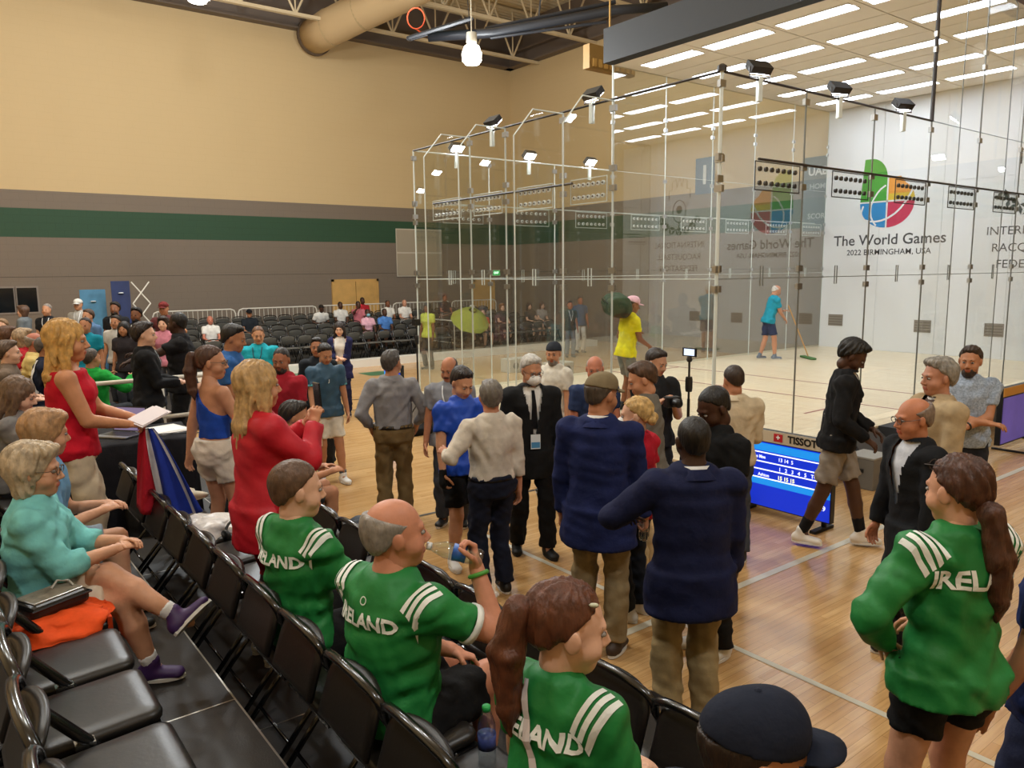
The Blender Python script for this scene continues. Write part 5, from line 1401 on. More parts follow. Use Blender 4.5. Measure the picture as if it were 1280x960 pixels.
def glasses(col='#20201f', up_=0.0, dark=False):
    def f(I):
        z = .006+up_; fr = MB(); y = .102-up_*.5
        for s_ in (-1, 1):
            fr.tube([Vector(to_head(I, (s_*.031+.024*math.cos(a), y, z+.017*math.sin(a)))) for a in np.linspace(0, 2*math.pi, 14, endpoint=False)], .0022, 5, closed=True)
            fr.tube([Vector(to_head(I, p)) for p in ((s_*.055, y, z+.006), (s_*.078, .06, z+.006), (s_*.083, -.005, z+.008))], .002, 5)
        fr.tube([Vector(to_head(I, p)) for p in ((-.009, y+.003, z+.006), (.009, y+.003, z+.006))], .002, 5); o = fr.build('glasses', plastic(col), I['root'])
        if dark:
            for s_ in (-1, 1):
                b = MB(); b.add([Vector(to_head(I, (s_*.031+.023*math.cos(a), y, z+.016*math.sin(a)))) for a in np.linspace(0, 2*math.pi, 12, endpoint=False)], [tuple(range(12))]); b.build('lens', mat('#1a1310', .1), o)
    return f
def mask(col='#e9e9e6'):
    def f(I):
        v, f_ = polygonize([ell((0, .040, -.048), (.064, .076, .058), .02), ell((0, .100, -.04), (.028, .026, .03), .03)], .0075, [((0, .045, 0), (0, -1, 0)), ((0, 0, -.012), (0, -.1, 1))])
        o = np_mesh('face_mask', [(to_head(I, v), f_, 0)], [cloth(col)], I['root'])
        for s_ in (-1, 1): MB().tube([Vector(to_head(I, p)) for p in ((s_*.06, .055, -.03), (s_*.08, .0, .005), (s_*.084, -.02, .0))], .0018, 5).build('ear_loop', cloth(col), o)
    return f
def beard(col):
    def f(I):
        v, f_ = polygonize([ell((0, .036, -.078), (.055, .066, .052), .02), ell((0, .06, -.098), (.036, .034, .028), .02), ecyl((-.03, .082, -.047), (.03, .082, -.047), (0, 1, 0), (.012, .006), (.012, .006), .01)], .008,
                           [((0, .005, 0), (0, -1, -.1)), ((0, .06, -.041), nrm((0, .25, 1)))], wrinkle(7, .0012, .02))
        ct = v[f_].mean(1); keep = ~((np.abs(ct[:, 0]) < .02) & (ct[:, 1] > .085) & (ct[:, 2] > -.074) & (ct[:, 2] < -.052)); np_mesh('beard', [(to_head(I, v), f_[keep], 0)], [hairm(col)], I['root'])
    return f
def moustache(col):
    def f(I):
        v, f_ = polygonize([ecyl((-.024, .086, -.052), (.024, .086, -.052), (0, 1, 0), (.011, .0065), (.011, .0065), .008)], .005); np_mesh('moustache', [(to_head(I, v), f_, 0)], [hairm(col)], I['root'])
    return f
def tie(col='#0d0d12'):
    def f(I):
        uv, fs = strip_uv([(0, .035), (0, -.30)], .055, 12); uv = [(u_*(.5+.6*min(1, max(0, (.03-v_)/.3))), v_) for u_, v_ in uv]
        inner = [c for c in I['root'].children if c.name.startswith('inner_shirt')][0]; me = inner.data; V_ = np.zeros(len(me.vertices)*3); me.vertices.foreach_get('co', V_); V_ = V_.reshape(-1, 3)
        F_ = [tuple(p.vertices) for p in me.polygons]; decal((inner, V_, F_), inner, uv, fs, I['tp'](.49), I['Ts'][:, 0], I['up'], I['Ts'][:, 1], cloth(col), 'necktie', .008)
    return f
def watch(side=1, col='#1b1b1b'):
    def f(I):
        e, w_ = I['arm'][side]; d = nrm(w_-e); c = w_-d*.03; u_, v_ = perp(d); MB().tube([Vector(c+u_*.034*math.cos(a)+v_*.034*math.sin(a)) for a in np.linspace(0, 2*math.pi, 14, endpoint=False)], .009, 6, closed=True).build('wrist_band', plastic(col), I['root'], True)
    return f
def cuffs(col, at=.62, rad=.012):
    def f(I):
        for x in (-1, 1):
            e, w_ = I['arm'][x]; sh = I['sh'][x]; c = sh+(e-sh)*at; d = nrm(e-sh); u_, v_ = perp(d); r_ = (.0475*I['W']/I['s']+.018)*I['s']
            b = MB(); n_ = 18; b.add([Vector(c+d*dz+u_*(r_+k)*math.cos(2*math.pi*i/n_)+v_*(r_+k)*math.sin(2*math.pi*i/n_)) for dz, k in ((-.016, -.004), (-.016, .004), (.008, .004), (.008, -.012)) for i in range(n_)], [(j*n_+i, j*n_+(i+1) % n_, (j+1)*n_+(i+1) % n_, (j+1)*n_+i) for j in range(3) for i in range(n_)])
            b.build('sleeve_cuff', cloth(col), I['top'][0], True)
    return f
def world_pt(I, p): return I['root'].matrix_basis @ Vector(p)
def grip(I, side=1, along=.075, out=.02):
    w_, fd, bk = I['rh' if side > 0 else 'lh']; return world_pt(I, w_+fd*along*I['s']-nrm(bk-fd*(bk@fd))*out)
# ------------------------------------------------------------------ the people, nearest first
IRE = '#1f7d3b'
PALE_, TAN, LIGHT, BROWN_, DARK_ = '#d8a183', '#bd8560', '#e0b094', '#7a4b30', '#4a2d1d'
# right foreground: woman in the green jacket
iw = person('woman from behind in a green IRELAND track jacket, hand on hip, long brown ponytail', (2.88, 1.13, .2), 66, H=1.70, sex='f', lod=0, bw=1.12, skin_c=PALE_, hair=('lowpony', '#4a2b1c'),
       top=('jacket', IRE, sport(IRE)), bottom=('short_shorts', '#0e0e10'), shoes='#d8d8d8', lh=(-.20, .12, 1.02), le=(-1, -.25, -.1), rh=(.10, .26, 1.02), re=(.8, -.6, -.1), look=(10, -6), hs=1.04,
       extras=(back_text('ireland', .40, 1.12), shoulder_bars((1, -1), 4), glasses('#2a1c14', .085)))
# navy cap at the bottom edge
person('person in a plain navy baseball cap at the bottom edge, facing right', (1.24, .85, .4), -5, H=1.78, lod=0, pose='sit', skin_c=TAN, hair=('cap_hair', '#2a1d15'), top=('jersey', '#1a2336'), bottom=('shorts', '#14161c'),
       look=(-33, -3), extras=(cap('#161c2c', lod=0),))
# girl with ponytail
g1 = person('girl in a green IRELAND shirt with auburn ponytail, seated, seen from behind', (1.30, 1.54, .4), 12, H=1.70, sex='f', lod=0, pose='sit', skin_c=LIGHT, hair=('pony', '#5a3320'), top=('jersey', IRE), bottom=('short_shorts', '#101012'),
       look=(-38, -8), lean=6, hs=1.1, rh=(.12, .33, .62), lh=(-.12, .33, .62), extras=(back_text('ireland', .405, .86), shoulder_bars()))
def back_strap(I):
    uv, fs = strip_uv([(-.05, .52), (.0, .33), (.09, .12), (.16, .0)], .022, 22); decal(I['top'], I['top'][0], uv, fs, I['tp'](0), I['Ts'][:, 0], I['up'], -I['Ts'][:, 1], mat('#cfc6c6', .7, kind='ribbon'), 'lanyard', .010)
back_strap(g1)
a, b_ = sphere_np((.066, .035, .095), (.006, .014, .006), 8, 4); np_mesh('hair_clip', [(to_head(g1, a), b_, 0)], [plastic('#cfd3bb')], g1['root'])
# man drinking
d1 = person('balding man in a green IRELAND shirt drinking from a water bottle, seated', (1.27, 2.45, .4), 13, H=1.80, lod=0, pose='sit', bw=1.12, belly=.05, skin_c='#c98a6e', hair=('fringe', '#8f8880'), top=('jersey', IRE), bottom=('shorts', '#0c0c0e'),
       look=(-29, 2), lean=4, rh=(.215, .270, 1.055), re=(.65, .6, -1), rhand=((-.30, .10, .95), (.485, .83, -.1)), lh=(.02, .34, .62), le=(-.8, -.6, 0), curl=(.85, .6), hs=1.08, extras=(back_text('ireland', .405, .86), shoulder_bars(), cuffs('#e6e8e4'), watch(1, '#4c9a3c')))
mouth = world_pt(d1, to_head(d1, (0, .115, -.062))); hand_ = grip(d1, 1, .05, .03)
ax_ = (hand_-mouth).normalized(); bottle(tuple(mouth+ax_*.205), plastic('#f0f0f0'), mat('#2d5fae', .4, var=.4, vscale=40), 'clear water bottle raised to the mouth of the balding man', -ax_)
tag(MB().lathe([(.0, .0), (.014, 0), (.015, .012), (.0, .014)], tuple(grip(d1, -1, .09, .02)), 10).build('bottle_cap', plastic('#2fae5b')), 'small green bottle cap in the drinking man\'s left hand', 'cap')
# young man
person('young man with cropped brown hair in a green IRELAND shirt, seated, from behind', (1.26, 3.28, .4), 16, H=1.79, lod=0, pose='sit', skin_c=LIGHT, hair=('cropped', '#5b4331'), top=('jersey', IRE), bottom=('shorts', '#0c0c0e'),
       look=(-25, -4), hs=1.06, rh=(.14, .36, .62), lh=(-.12, .36, .66), extras=(back_text('ireland', .405, .86), shoulder_bars(), cuffs('#e6e8e4')))
# turquoise woman, legs crossed
person('older woman in a turquoise shirt and beige shorts sitting with crossed legs, purple shoes', (.30, 4.1, .6), -18, H=1.58, hipoff=(0, 0, -.035), sex='f', lod=0, pose='sit', bw=1.22, belly=.05, skin_c='#cf9a7a', hair=('bob', '#b9a68a'), top=('roll', '#79c4c2'), bottom=('shorts', '#cdbba6'), shoes='#3b1f55', socks=('#dcdcdc', 'ankle'),
       look=(-4, -3), lean=4, rh=(.06, .36, .68), lh=(-.03, .38, .69), rf=(.10, .48, .08), lf=(.20, .62, .36), lk=(.35, .5, 1), rk=(.1, 1, .3), hs=1.04, extras=(glasses('#5a4a3a'),))
person('person in a light blue shirt leaning forward behind the turquoise shirt', (.36, 4.72, .6), -10, H=1.66, sex='m', lod=1, pose='sit', skin_c='#cf9a7a', hair=('bob', '#a9825a'), top=('tee', '#6f9fc6'), bottom=('shorts', '#8d9aa6'), lean=10, rh=(.08, .34, .70), lh=(-.05, .36, .70), look=(15, -8))
person('woman in a grey hooded top looking at her phone at the left edge', (.42, 6.35, .6), -22, H=1.68, sex='f', lod=1, pose='sit', skin_c=LIGHT, hair=('long', '#6b5440'), top=('hoodie', '#7d7c7c'), bottom=('trousers', '#1c1c20'), rh=(.10, .30, .92), lh=(-.03, .34, .94), look=(0, -18), lean=6)
o = MB().box((-.036, -.005, -.07), (.036, .005, .07)).build('phone', plastic('#d7a9b8')); o.location = (.72, 6.24, 1.56); o.rotation_euler = (R(-25), 0, R(-110)); tag(o, 'pale pink phone held by the woman in grey at the left edge', 'phone')
# red sleeveless top
rt_ = person('blonde woman in a sleeveless red top and cream trousers standing with papers', (.69, 5.46, .6), -12, H=1.70, sex='f', lod=0, bw=1.16, skin_c='#c98e68', hair=('long', '#c79a55'), top=('tank', '#c4162c'), bottom=('trousers', '#cbbba0'), shoes='#b8a58c',
       rh=(.10, .33, 1.08), lh=(-.04, .36, 1.10), re=(.5, -.8, -.5), le=(-.6, -.6, -.5), look=(-8, -2), curl=(.6, .6), hs=1.04)
p_ = grip(rt_, 1, .10, .0)
o = MB().box((-.11, -.075, 0), (.11, .075, .006)).box((-.10, -.07, .007), (.09, .08, .012)).build('folded_papers', mat('#e6dde0', .7)); o.location = p_+Vector((.04, 0, .05)); o.rotation_euler = (R(12), R(-18), R(20)); tag(o, 'white folded papers in the hands of the blonde woman in red', 'papers')
# flag hanging from her hand: three cloth fields with folds
def hanging_flag(top_, length, wid, cols, label):
    r = empty('flag', top_); nx, nz = 12, 14; x0 = -wid/2
    for ci, (c0, c1, col) in enumerate(cols):
        b = MB(); vs = []
        for j in range(nz+1):
            t = j/nz
            for i in range(nx+1):
                u_ = c0+(c1-c0)*i/nx; sp = .18+.82*t**.8; px = (x0+wid*u_)*sp+.16*t*length; fold = .045*math.sin(u_*16+t*2.0)*sp; zz = -length*t*(1-.25*abs(u_-.55)); vs.append((px, fold, zz))
        b.add(vs, [(j*(nx+1)+i, j*(nx+1)+i+1, (j+1)*(nx+1)+i+1, (j+1)*(nx+1)+i) for j in range(nz) for i in range(nx)]); o = b.build('flag_field', cloth(col), r, True); q = o.modifiers.new('thickness', 'SOLIDIFY'); q.thickness = .002
    tag(r, label, 'flag'); return r
fl_ = hanging_flag(tuple(p_+Vector((.02, -.02, -.02))), .62, .46, ((0, .34, '#b01c2c'), (.34, .46, '#d9d6d8'), (.46, .80, '#22389a'), (.80, .90, '#d9d6d8'), (.90, 1.0, '#22389a')), 'red white and blue flag hanging from the hand of the blonde in red')
fl_.rotation_euler = (0, 0, R(-36))
# boy, girl, phone woman
person('boy with thick dark hair in a black zipped jacket holding a phone behind the table', (1.78, 8.50, .4), -12, H=1.70, lod=1, skin_c=LIGHT, hair=('thick', '#241813'), top=('jacket', '#17181b'), bottom=('trousers', '#26282c'), rh=(.06, .32, 1.12), lh=(-.04, .32, 1.12), look=(-14, 0), extras=(lanyard('#cfd8da', None, .26),))
person('young woman in a one shoulder blue top and white shorts with a brown ponytail', (1.64, 5.78, .4), 22, H=1.66, sex='f', lod=0, skin_c='#c48f70', hair=('pony', '#4b3023'), top=('crop', '#1f49ac'), bottom=('short_shorts', '#d6cbbd'), shoes='#c9392f', lh=(-.26, -.05, .88), le=(-1, -.4, 0), rh=(.10, .26, 1.06), re=(.8, -.7, 0), look=(-50, -3), twist=-6, extras=(glasses('#6b5a4a'),))
ph1 = person('blonde woman in a long red jacket raising her phone to take a picture', (1.40, 4.11, .4), 2, H=1.70, sex='f', lod=0, bw=1.1, skin_c='#cb9473', hair=('long', '#b89564'), top=('suit', '#bf1a2c', sport('#bf1a2c')), bottom=('trousers', '#a31524'), shoes='#ddd8d0',
       rh=(.09, .30, 1.40), lh=(-.05, .32, 1.38), re=(.6, -.1, -1), le=(-.6, -.1, -1), rhand=((0, .25, 1), (.6, -.7, 0)), lhand=((0.1, .25, 1), (-.6, -.7, 0)), look=(-4, -2), curl=(.7, .7), hs=1.04)
q_ = world_pt(ph1, (.02, .345, 1.475)); o = MB().box((-.038, -.005, -.078), (.038, .005, .078)).build('phone', plastic('#1b1b1f', .2)); MB().box((-.030, -.0062, .03), (-.006, -.005, .068)).build('camera_bump', plastic('#33333a', .2), o)
MB().box((-.034, .005, -.072), (.034, .0056, .072)).build('screen', mat('#b7b4b8', .3, emit=.3), o); o.location = q_; o.rotation_euler = (R(4), 0, R(2-90)); tag(o, 'dark phone held upright by the woman in the red jacket', 'phone')
fb = hanging_flag(tuple(world_pt(ph1, (.20, .02, 1.02))), .24, .22, ((0, .3, '#24409a'), (.3, .5, '#e2dedf'), (.5, 1.0, '#c63a35')), 'small folded flag hanging at the hip of the red jacket'); fb.rotation_euler = (0, 0, R(-70))
person('seated man in a bright blue t-shirt behind the red jacket, knee showing', (2.25, 6.22, .2), -8, H=1.78, lod=1, pose='sit', skin_c='#c58a66', hair=('thick', '#231a15'), top=('tee', '#1f66c4'), bottom=('shorts', '#4b4f52'), shoes='#33373c', lean=16, rh=(.24, .40, .72), lh=(-.05, .42, .70), look=(-18, -10))
# middle left
person('bearded man in a dark red polo shirt standing behind the raised phone', (2.90, 7.67, 0), 212, H=1.84, lod=1, bw=1.08, skin_c='#a36a4c', hair=('buzz', '#211a17'), top=('polo', '#a3202f'), bottom=('trousers', '#2a2a2e'), look=(18, -10), extras=(beard('#2a211d'),))
person('man in a teal and navy sports shirt with white shorts looking down', (3.87, 8.82, 0), 262, H=1.74, lod=1, skin_c='#b98361', hair=('short', '#1f1814'), top=('jersey', '#2c4f68'), bottom=('shorts', '#d8d0c0'), shoes='#e6e6e4', socks=('#5d636a', 'ankle'), look=(6, -22), rh=(.22, .20, .88), lf=(-.12, .18, .08), extras=(front_text('joma', .36, 0, 1.0), cuffs('#5aa7b4')))
o = MB().prism([(-.13, -.05, 0), (.13, -.05, 0), (.13, .05, 0), (-.13, .05, 0)], (0, 0, .30)).build('paper_bag', cloth('#d9c3a2')); o.location = (3.55, 8.52, .52); o.rotation_euler = (0, 0, R(40)); tag(o, 'pale paper bag carried by the man in teal and navy', 'bag')
person('man in a black shirt partly hidden behind the teal and navy sports shirt', (4.05, 9.45, 0), 240, H=1.76, lod=1, skin_c='#a97252', hair=('short', '#191412'), top=('tee', '#1d2127'), bottom=('trousers', '#20242a'))
person('woman with long dark hair in a navy cardigan looking at a phone', (5.95, 12.85, 0), 238, H=1.72, sex='f', lod=1, skin_c=LIGHT, hair=('long', '#2c211d'), top=('suit', '#24264f', None, ('#e2ddd6', .07, .05)), bottom=('trousers', '#20213c'), rh=(-.02, .26, 1.12), lh=(.04, .24, 1.08), look=(0, -8))
person('stocky man in a bright cyan t-shirt with a lanyard', (3.86, 11.10, 0), 240, H=1.84, lod=1, bw=1.15, belly=.05, skin_c='#c58f6c', hair=('cropped', '#6a4a33'), top=('tee', '#1fa3b4'), bottom=('trousers', '#2c3138'), look=(15, -8), extras=(lanyard('#2a4f5c', None, .28),))
person('man in a royal blue polo shirt with black hair leaning over, in profile', (2.17, 7.24, .4), -30, H=1.73, lod=1, skin_c='#b27b58', hair=('short', '#15110f'), top=('polo', '#3566a8'), bottom=('trousers', '#1d1f25'), lean=10, rh=(.12, .30, .95), look=(-4, -14))
person('man in a pale patterned cyan shirt peering past the blue polo shirt', (3.15, 9.99, 0), 236, H=1.70, lod=1, skin_c='#c08a68', hair=('short', '#1d1613'), top=('polo', '#6fb2c2'), bottom=('trousers', '#2b2f38'), extras=(beard('#2a201b'),))
person('tall man in a black polo shirt stretching his arm out to the left', (2.33, 9.30, .4), 165, H=1.76, lod=1, bw=1.15, skin_c='#3d261b', hair=('buzz', '#0d0b0a'), top=('polo', '#1a1a1d'), bottom=('trousers', '#16171a'), rh=(.35, .48, 1.28), lh=(-.16, .74, 1.18), le=(-.3, 0, -1), lhand=((-.2, 1, -.3), (0, .1, 1)), look=(-30, 0))
person('person in a bright green hooded top with cropped hair seated by the rail, from behind', (1.60, 10.60, .4), 40, H=1.72, lod=1, pose='sit', skin_c='#c08a68', hair=('cropped', '#4b4037'), top=('hoodie', '#1d9a3a'), bottom=('trousers', '#2a2e34'), rh=(.34, .30, .92), lh=(-.1, .35, .9), look=(-10, 0))
chair(1.60, 10.60, .4, R(40-90), 'folding chair under the person in the green hooded top', 'single chairs')
# centre group
person('man in a grey long sleeved shirt and olive trousers, standing with his back turned', (3.74, 6.90, 0), 64, H=1.80, lod=0, bw=1.1, skin_c='#b77f61', hair=('short', '#4b4642'), top=('longshirt', '#8d8c8f'), bottom=('trousers', '#77623f'), shoes='#2a211b', look=(-35, 2), rh=(.25, .12, .98), re=(.7, -.8, 0), lh=(-.22, .08, .98), le=(-.7, -.8, 0), hs=1.04, extras=(belt(),))
person('moustached man in a grey polo shirt with a white lanyard, bald on top', (4.14, 6.42, 0), 226, H=1.75, lod=1, bw=1.08, skin_c='#b57a5a', hair=('fringe', '#3c302a'), top=('polo', '#84868d'), bottom=('trousers', '#3b3f48'), look=(-12, -14), extras=(lanyard('#dfe3e6', None, .25), moustache('#3c302a')))
pl_ = person('player in a royal blue polo and black shorts facing the white shirted man', (3.60, 5.42, 0), 262, H=1.78, lod=0, bw=1.04, skin_c='#c89373', hair=('short', '#221812'), top=('polo_sport', '#1647b4'), bottom=('shorts', '#0d0d10'), shoes='#e4e2de', socks=('#e9e9e7', 'crew'), look=(6, -24), rh=(.24, .12, .80), hs=1.05, curl=(.5, .4))
def logo_mark(I):
    uv = [(-.03, 0), (-.01, .012), (.02, .008), (.035, .022), (.028, .0), (.012, -.012), (-.012, -.006)]; decal(I['top'], I['top'][0], uv, [tuple(range(7))], I['tp'](.37)-I['Ts'][:, 0]*.07, -I['Ts'][:, 0], I['up'], I['Ts'][:, 1], mat('#eef2f6', .6), 'chest_logo', .008)
logo_mark(pl_)
gv = pl_['rh']; vv, ff = polygonize([cone(gv[0]-gv[1]*.03, gv[0]+gv[1]*.06, .034, .036, .01), ell(gv[0]+gv[1]*.07, (.034, .05, .05), .02)], .009); np_mesh('glove', [(vv, ff, 0)], [cloth('#0c0c0d')], pl_['root'])
person('grey haired man in a white long sleeved shirt and navy trousers, seen from behind', (3.44, 4.76, 0), 82, H=1.74, lod=0, bw=1.06, skin_c='#c08567', hair=('short', '#6d675f'), top=('longshirt', '#cfc6b8'), bottom=('trousers', '#151a2b'), shoes='#141414', look=(-20, 2), lh=(-.30, .20, 1.18), le=(-.8, -.4, -.7), lhand=((-.2, .9, .3), (-.6, 0, .8)), rh=(.24, -.02, .82), hs=1.05, extras=(belt('#101014'),))
person('grey haired man in a black suit and tie wearing glasses and a white face mask', (4.27, 5.30, 0), 244, H=1.84, lod=0, bw=1.06, belly=.03, skin_c='#c08a6a', hair=('short', '#bdbab4'), top=('suit', '#131416', None, ('#dedcd8', .085)), bottom=('trousers', '#101114'), shoes='#101010', look=(12, -14), rf=(.12, -.06, .08), lf=(-.12, .12, .08), hs=1.05,
       extras=(tie('#0e0e12'), mask(), glasses('#1c1a18'), lanyard('#dfe6ea', ('#dfe8ee', '#4a90c2'), .33)))
person('man in a white polo shirt and a dark backward cap standing behind the masked man', (5.68, 6.62, 0), 190, H=1.78, lod=1, bw=1.05, skin_c='#c08a68', hair=('cap_hair', '#3a3430'), top=('polo', '#dad5c8'), bottom=('trousers', '#3d4048'), look=(25, -6), extras=(cap('#272b33', back=True), beard('#7c746c')))
kc = person('tall man in a khaki cap and navy blazer holding a bottle, seen from behind', (3.43, 3.55, 0), 34, H=1.92, lod=0, bw=1.08, skin_c='#b9805f', hair=('cap_hair', '#4b4138'), top=('suit', '#1a2452'), bottom=('trousers', '#8c7a5a'), shoes='#3a2a1e', look=(-30, -6), rh=(.27, .12, .86), re=(.6, -.8, 0), curl=(.8, .4), hs=1.06, extras=(cap('#7c6e54', lod=0), watch(1, '#c8c8c4')))
bottle(tuple(grip(kc, 1, .08, .02)-Vector((0, 0, .10))), plastic('#f0f0f0'), CLEAR, 'crushed clear plastic bottle in the hand of the man in the khaki cap')
person('bald man with flushed skin half hidden behind the khaki cap', (5.12, 5.36, 0), 235, H=1.77, lod=1, skin_c='#c07c62', hair=('fringe', '#9a938c'), top=('polo', '#2b3a5f'), bottom=('trousers', '#2b2f38'), look=(-10, -10))
cm = person('dark haired photographer in a black top with a camera near the court glass', (5.55, 4.98, 0), 250, H=1.84, lod=1, skin_c='#c9977a', hair=('short', '#2a201b'), top=('tee', '#1f2023'), bottom=('trousers', '#26282d'), look=(20, -18), rh=(.08, .25, 1.30), lh=(-.06, .27, 1.28))
r = empty('camera', tuple(world_pt(cm, (.0, .34, 1.36))), R(250-90)); MB().box((-.07, -.04, -.05), (.07, .04, .05)).build('camera_body', plastic('#101012'), r, bevel=.01); MB().lathe([(.035, 0), (.04, .02), (.04, .09), (.035, .1)], (0, .04, 0), 14, (0, 1, 0)).build('lens', plastic('#0c0c0e'), r, True); tag(r, 'black camera held up by the dark haired photographer', 'camera')
person('brown haired man in a plain grey t-shirt bending his head, in profile', (4.58, 4.16, 0), 118, H=1.85, lod=0, skin_c='#c79070', hair=('short', '#4a3424'), top=('tee', '#6f6b63'), bottom=('trousers', '#b7a07a'), shoes='#e0ddd6', look=(25, -20), lean=4, rh=(.12, .30, 1.0), lh=(-.12, .28, 1.0), hs=1.05)
person('blonde woman with a bun in a red shirt and dark trousers, wearing a mask', (4.02, 3.76, 0), 100, H=1.66, sex='f', lod=0, bw=1.05, skin_c=LIGHT, hair=('bun', '#c9a468'), top=('polo', '#b5182c'), bottom=('trousers', '#151a24'), shoes='#d9d6d2', look=(30, -4), rh=(.16, .22, 1.0), hs=1.08, extras=(mask(),))
person('broad man in a navy blazer and khaki trousers with his back to the camera', (3.19, 2.58, 0), 58, H=1.80, lod=0, bw=1.16, skin_c='#3f281c', hair=('buzz', '#120e0c'), top=('suit', '#141a3c'), bottom=('trousers', '#94815c'), shoes='#2a1e16', look=(-2, -3), lh=(-.30, .26, 1.16), le=(-1, -.5, -.3), hs=1.05)
bt = person('man in a black t-shirt with white print standing beyond the navy blazer', (4.03, 3.08, 0), 172, H=1.83, lod=0, bw=1.05, skin_c='#44291c', hair=('buzz', '#100d0b'), top=('tee', '#101113'), bottom=('trousers', '#0f1013'), shoes='#d6d4d0', look=(-8, -26), lh=(-.28, .10, .86), rh=(.25, .12, .9), hs=1.06, extras=(front_text('tshirt_m', .33, 0, 1.0),))
person('man with cropped hair in a cream long sleeved shirt facing the court', (5.49, 4.02, 0), 44, H=1.76, lod=1, bw=1.06, skin_c='#b97f60', hair=('cropped', '#33261e'), top=('roll', '#cbbb9f'), bottom=('trousers', '#40444d'), look=(20, -14), rh=(.10, .28, 1.05), lh=(-.1, .28, 1.05))
person('tall man in a black open jacket and grey shorts walking past the scoreboard', (6.56, 3.66, 0), -62, H=1.95, lod=0, bw=1.0, skin_c='#4b2f20', hair=('thick', '#12100f'), top=('jacket', '#121214', None, ('#cfcac2', .05, .05)), bottom=('shorts', '#8b8175'), shoes='#ddd5c8', socks=('#101010', 'crew'), look=(0, -34), lean=6, rf=(.10, -.24, .10), lf=(-.08, .22, .08), rh=(.20, .22, .98), lh=(-.16, .26, 1.0), hs=1.05,
       extras=(lanyard('#e2dccf', ('#e8e0d0', '#b98a7a'), .30),))
person('bald man with glasses in a black suit jacket, in profile facing left', (4.94, 2.20, 0), 152, H=1.76, lod=0, skin_c='#bd7c5c', hair=('fringe', '#7a6a5e'), top=('suit', '#15171b', None, ('#cfd3dc', .09)), bottom=('trousers', '#1a1b20'), shoes='#161616', look=(-6, -6), lean=4, hs=1.06, extras=(glasses('#3a2a22'),))
person('grey haired man in a beige blazer, in profile facing left', (6.04, 2.58, 0), 146, H=1.89, lod=0, bw=1.06, skin_c='#b98268', hair=('thick', '#8b867e'), top=('suit', '#ad9877', None, ('#5a4a44', .07)), bottom=('trousers', '#3a3a40'), shoes='#2a211b', look=(2, -3), hs=1.06)
person('bearded man in a pale blue patterned short sleeved shirt with arms folded', (7.55, 2.97, 0), 222, H=1.86, lod=0, bw=1.08, skin_c='#b57e5d', hair=('short', '#3b2d24'), top=('shirt', '#97a5b8', mat('#97a5b8', .8, var=.35, vscale=60, bump=(28, .3), kind='patterned_cloth')), bottom=('trousers', '#23262e'), shoes='#2b2b2b', look=(-30, -4), rh=(-.08, .26, 1.14), lh=(.10, .25, 1.10), re=(.9, -.2, -.5), le=(-.9, -.2, -.5), hs=1.05, extras=(beard('#2e231d'), watch(-1)))
person('person in a navy shirt cut off by the right edge, arm hanging', (3.36, .93, 0), 95, H=1.75, lod=1, skin_c='#b57e5d', hair=('short', '#2e231d'), top=('tee', '#1c2c5c'), bottom=('shorts', '#2b3350'), lh=(-.26, .16, .90), rh=(.2, .2, .9))
# in the court
sw = person('cleaner in a teal polo and navy shorts pushing a mop inside the court', (15.55, 10.5, ZF), -35, H=1.74, lod=1, skin_c='#c58f72', hair=('fringe', '#c9c4bc'), top=('polo', '#1793ad'), bottom=('shorts', '#2a3656'), shoes='#6a7686', look=(-5, -25), lean=14, rh=(.05, .38, .95), lh=(.02, .34, 1.15), rf=(.1, .14, .08), lf=(-.1, -.14, .08))
r = empty('dust_mop', tuple(world_pt(sw, (.05, .95, 0))), R(-35-90))
hp = Vector((0, -.52, 1.25)); MB().tube([(0, 0, .06), tuple(hp)], .014, 8).build('handle', mat('#c99a5b', .5), r); MB().box((-.32, -.07, .005), (.32, .07, .05)).build('mop_head', cloth('#4e7a48'), r, bevel=.02); tag(r, 'wide green dust mop with a wooden handle on the court floor', 'mop')
ye = person('person in a bright yellow shirt and pink cap carrying a green bag in the court', (8.17, 7.90, ZF), -22, H=1.72, lod=1, skin_c='#8d5b3e', hair=('cap_hair', '#1d1613'), top=('tee', '#e8e01e'), bottom=('shorts', '#77736a'), look=(-4, -12), lean=8, rh=(.12, .34, 1.0), lh=(-.12, .2, 1.2), extras=(cap('#e8b8c4'), lanyard('#d8a8b8', ('#f0d8d8', '#d05a4a'), .28)))
r = empty('kit_bag', tuple(world_pt(ye, (-.10, -.10, 1.56))), R(-22+75))
vv, ff = polygonize([ecyl((-.34, 0, 0), (.30, 0, .02), (0, 1, 0), (.17, .16), (.19, .17), .04, rw=.08)], .02, (), wrinkle(77, .008, .2)); np_mesh('bag_body', [(vv, ff, 0)], [cloth('#24402c')], r)
MB().tube([(-.2, .16, .05), (0, .22, .12), (.2, .17, .06)], .012, 6).build('strap', cloth('#1a2a1e'), r); tag(r, 'dark green kit bag on the shoulder of the yellow shirted person', 'bag')
person('person in a mint shirt cut by the left edge', (.97, 14.11, .3), 240, H=1.65, lod=2, skin_c=LIGHT, hair=('short', '#8a6a4a'), top=('tee', '#a9d6bd'), bottom=('trousers', '#3b3f48'))

def nape_mark(I, x=0.0):
    n_ = 14; uv = [(x+.016*math.cos(2*math.pi*i/n_)*k, .016*math.sin(2*math.pi*i/n_)*k) for k in (1, .72) for i in range(n_)]
    decal(I['top'], I['top'][0], uv, [(i, (i+1) % n_, n_+(i+1) % n_, n_+i) for i in range(n_)], I['tp'](.475), I['Ts'][:, 0], I['up'], -I['Ts'][:, 1], mat('#dfe8df', .6, kind='print'), 'crest', .006)
nape_mark(d1); nape_mark(iw, .02)
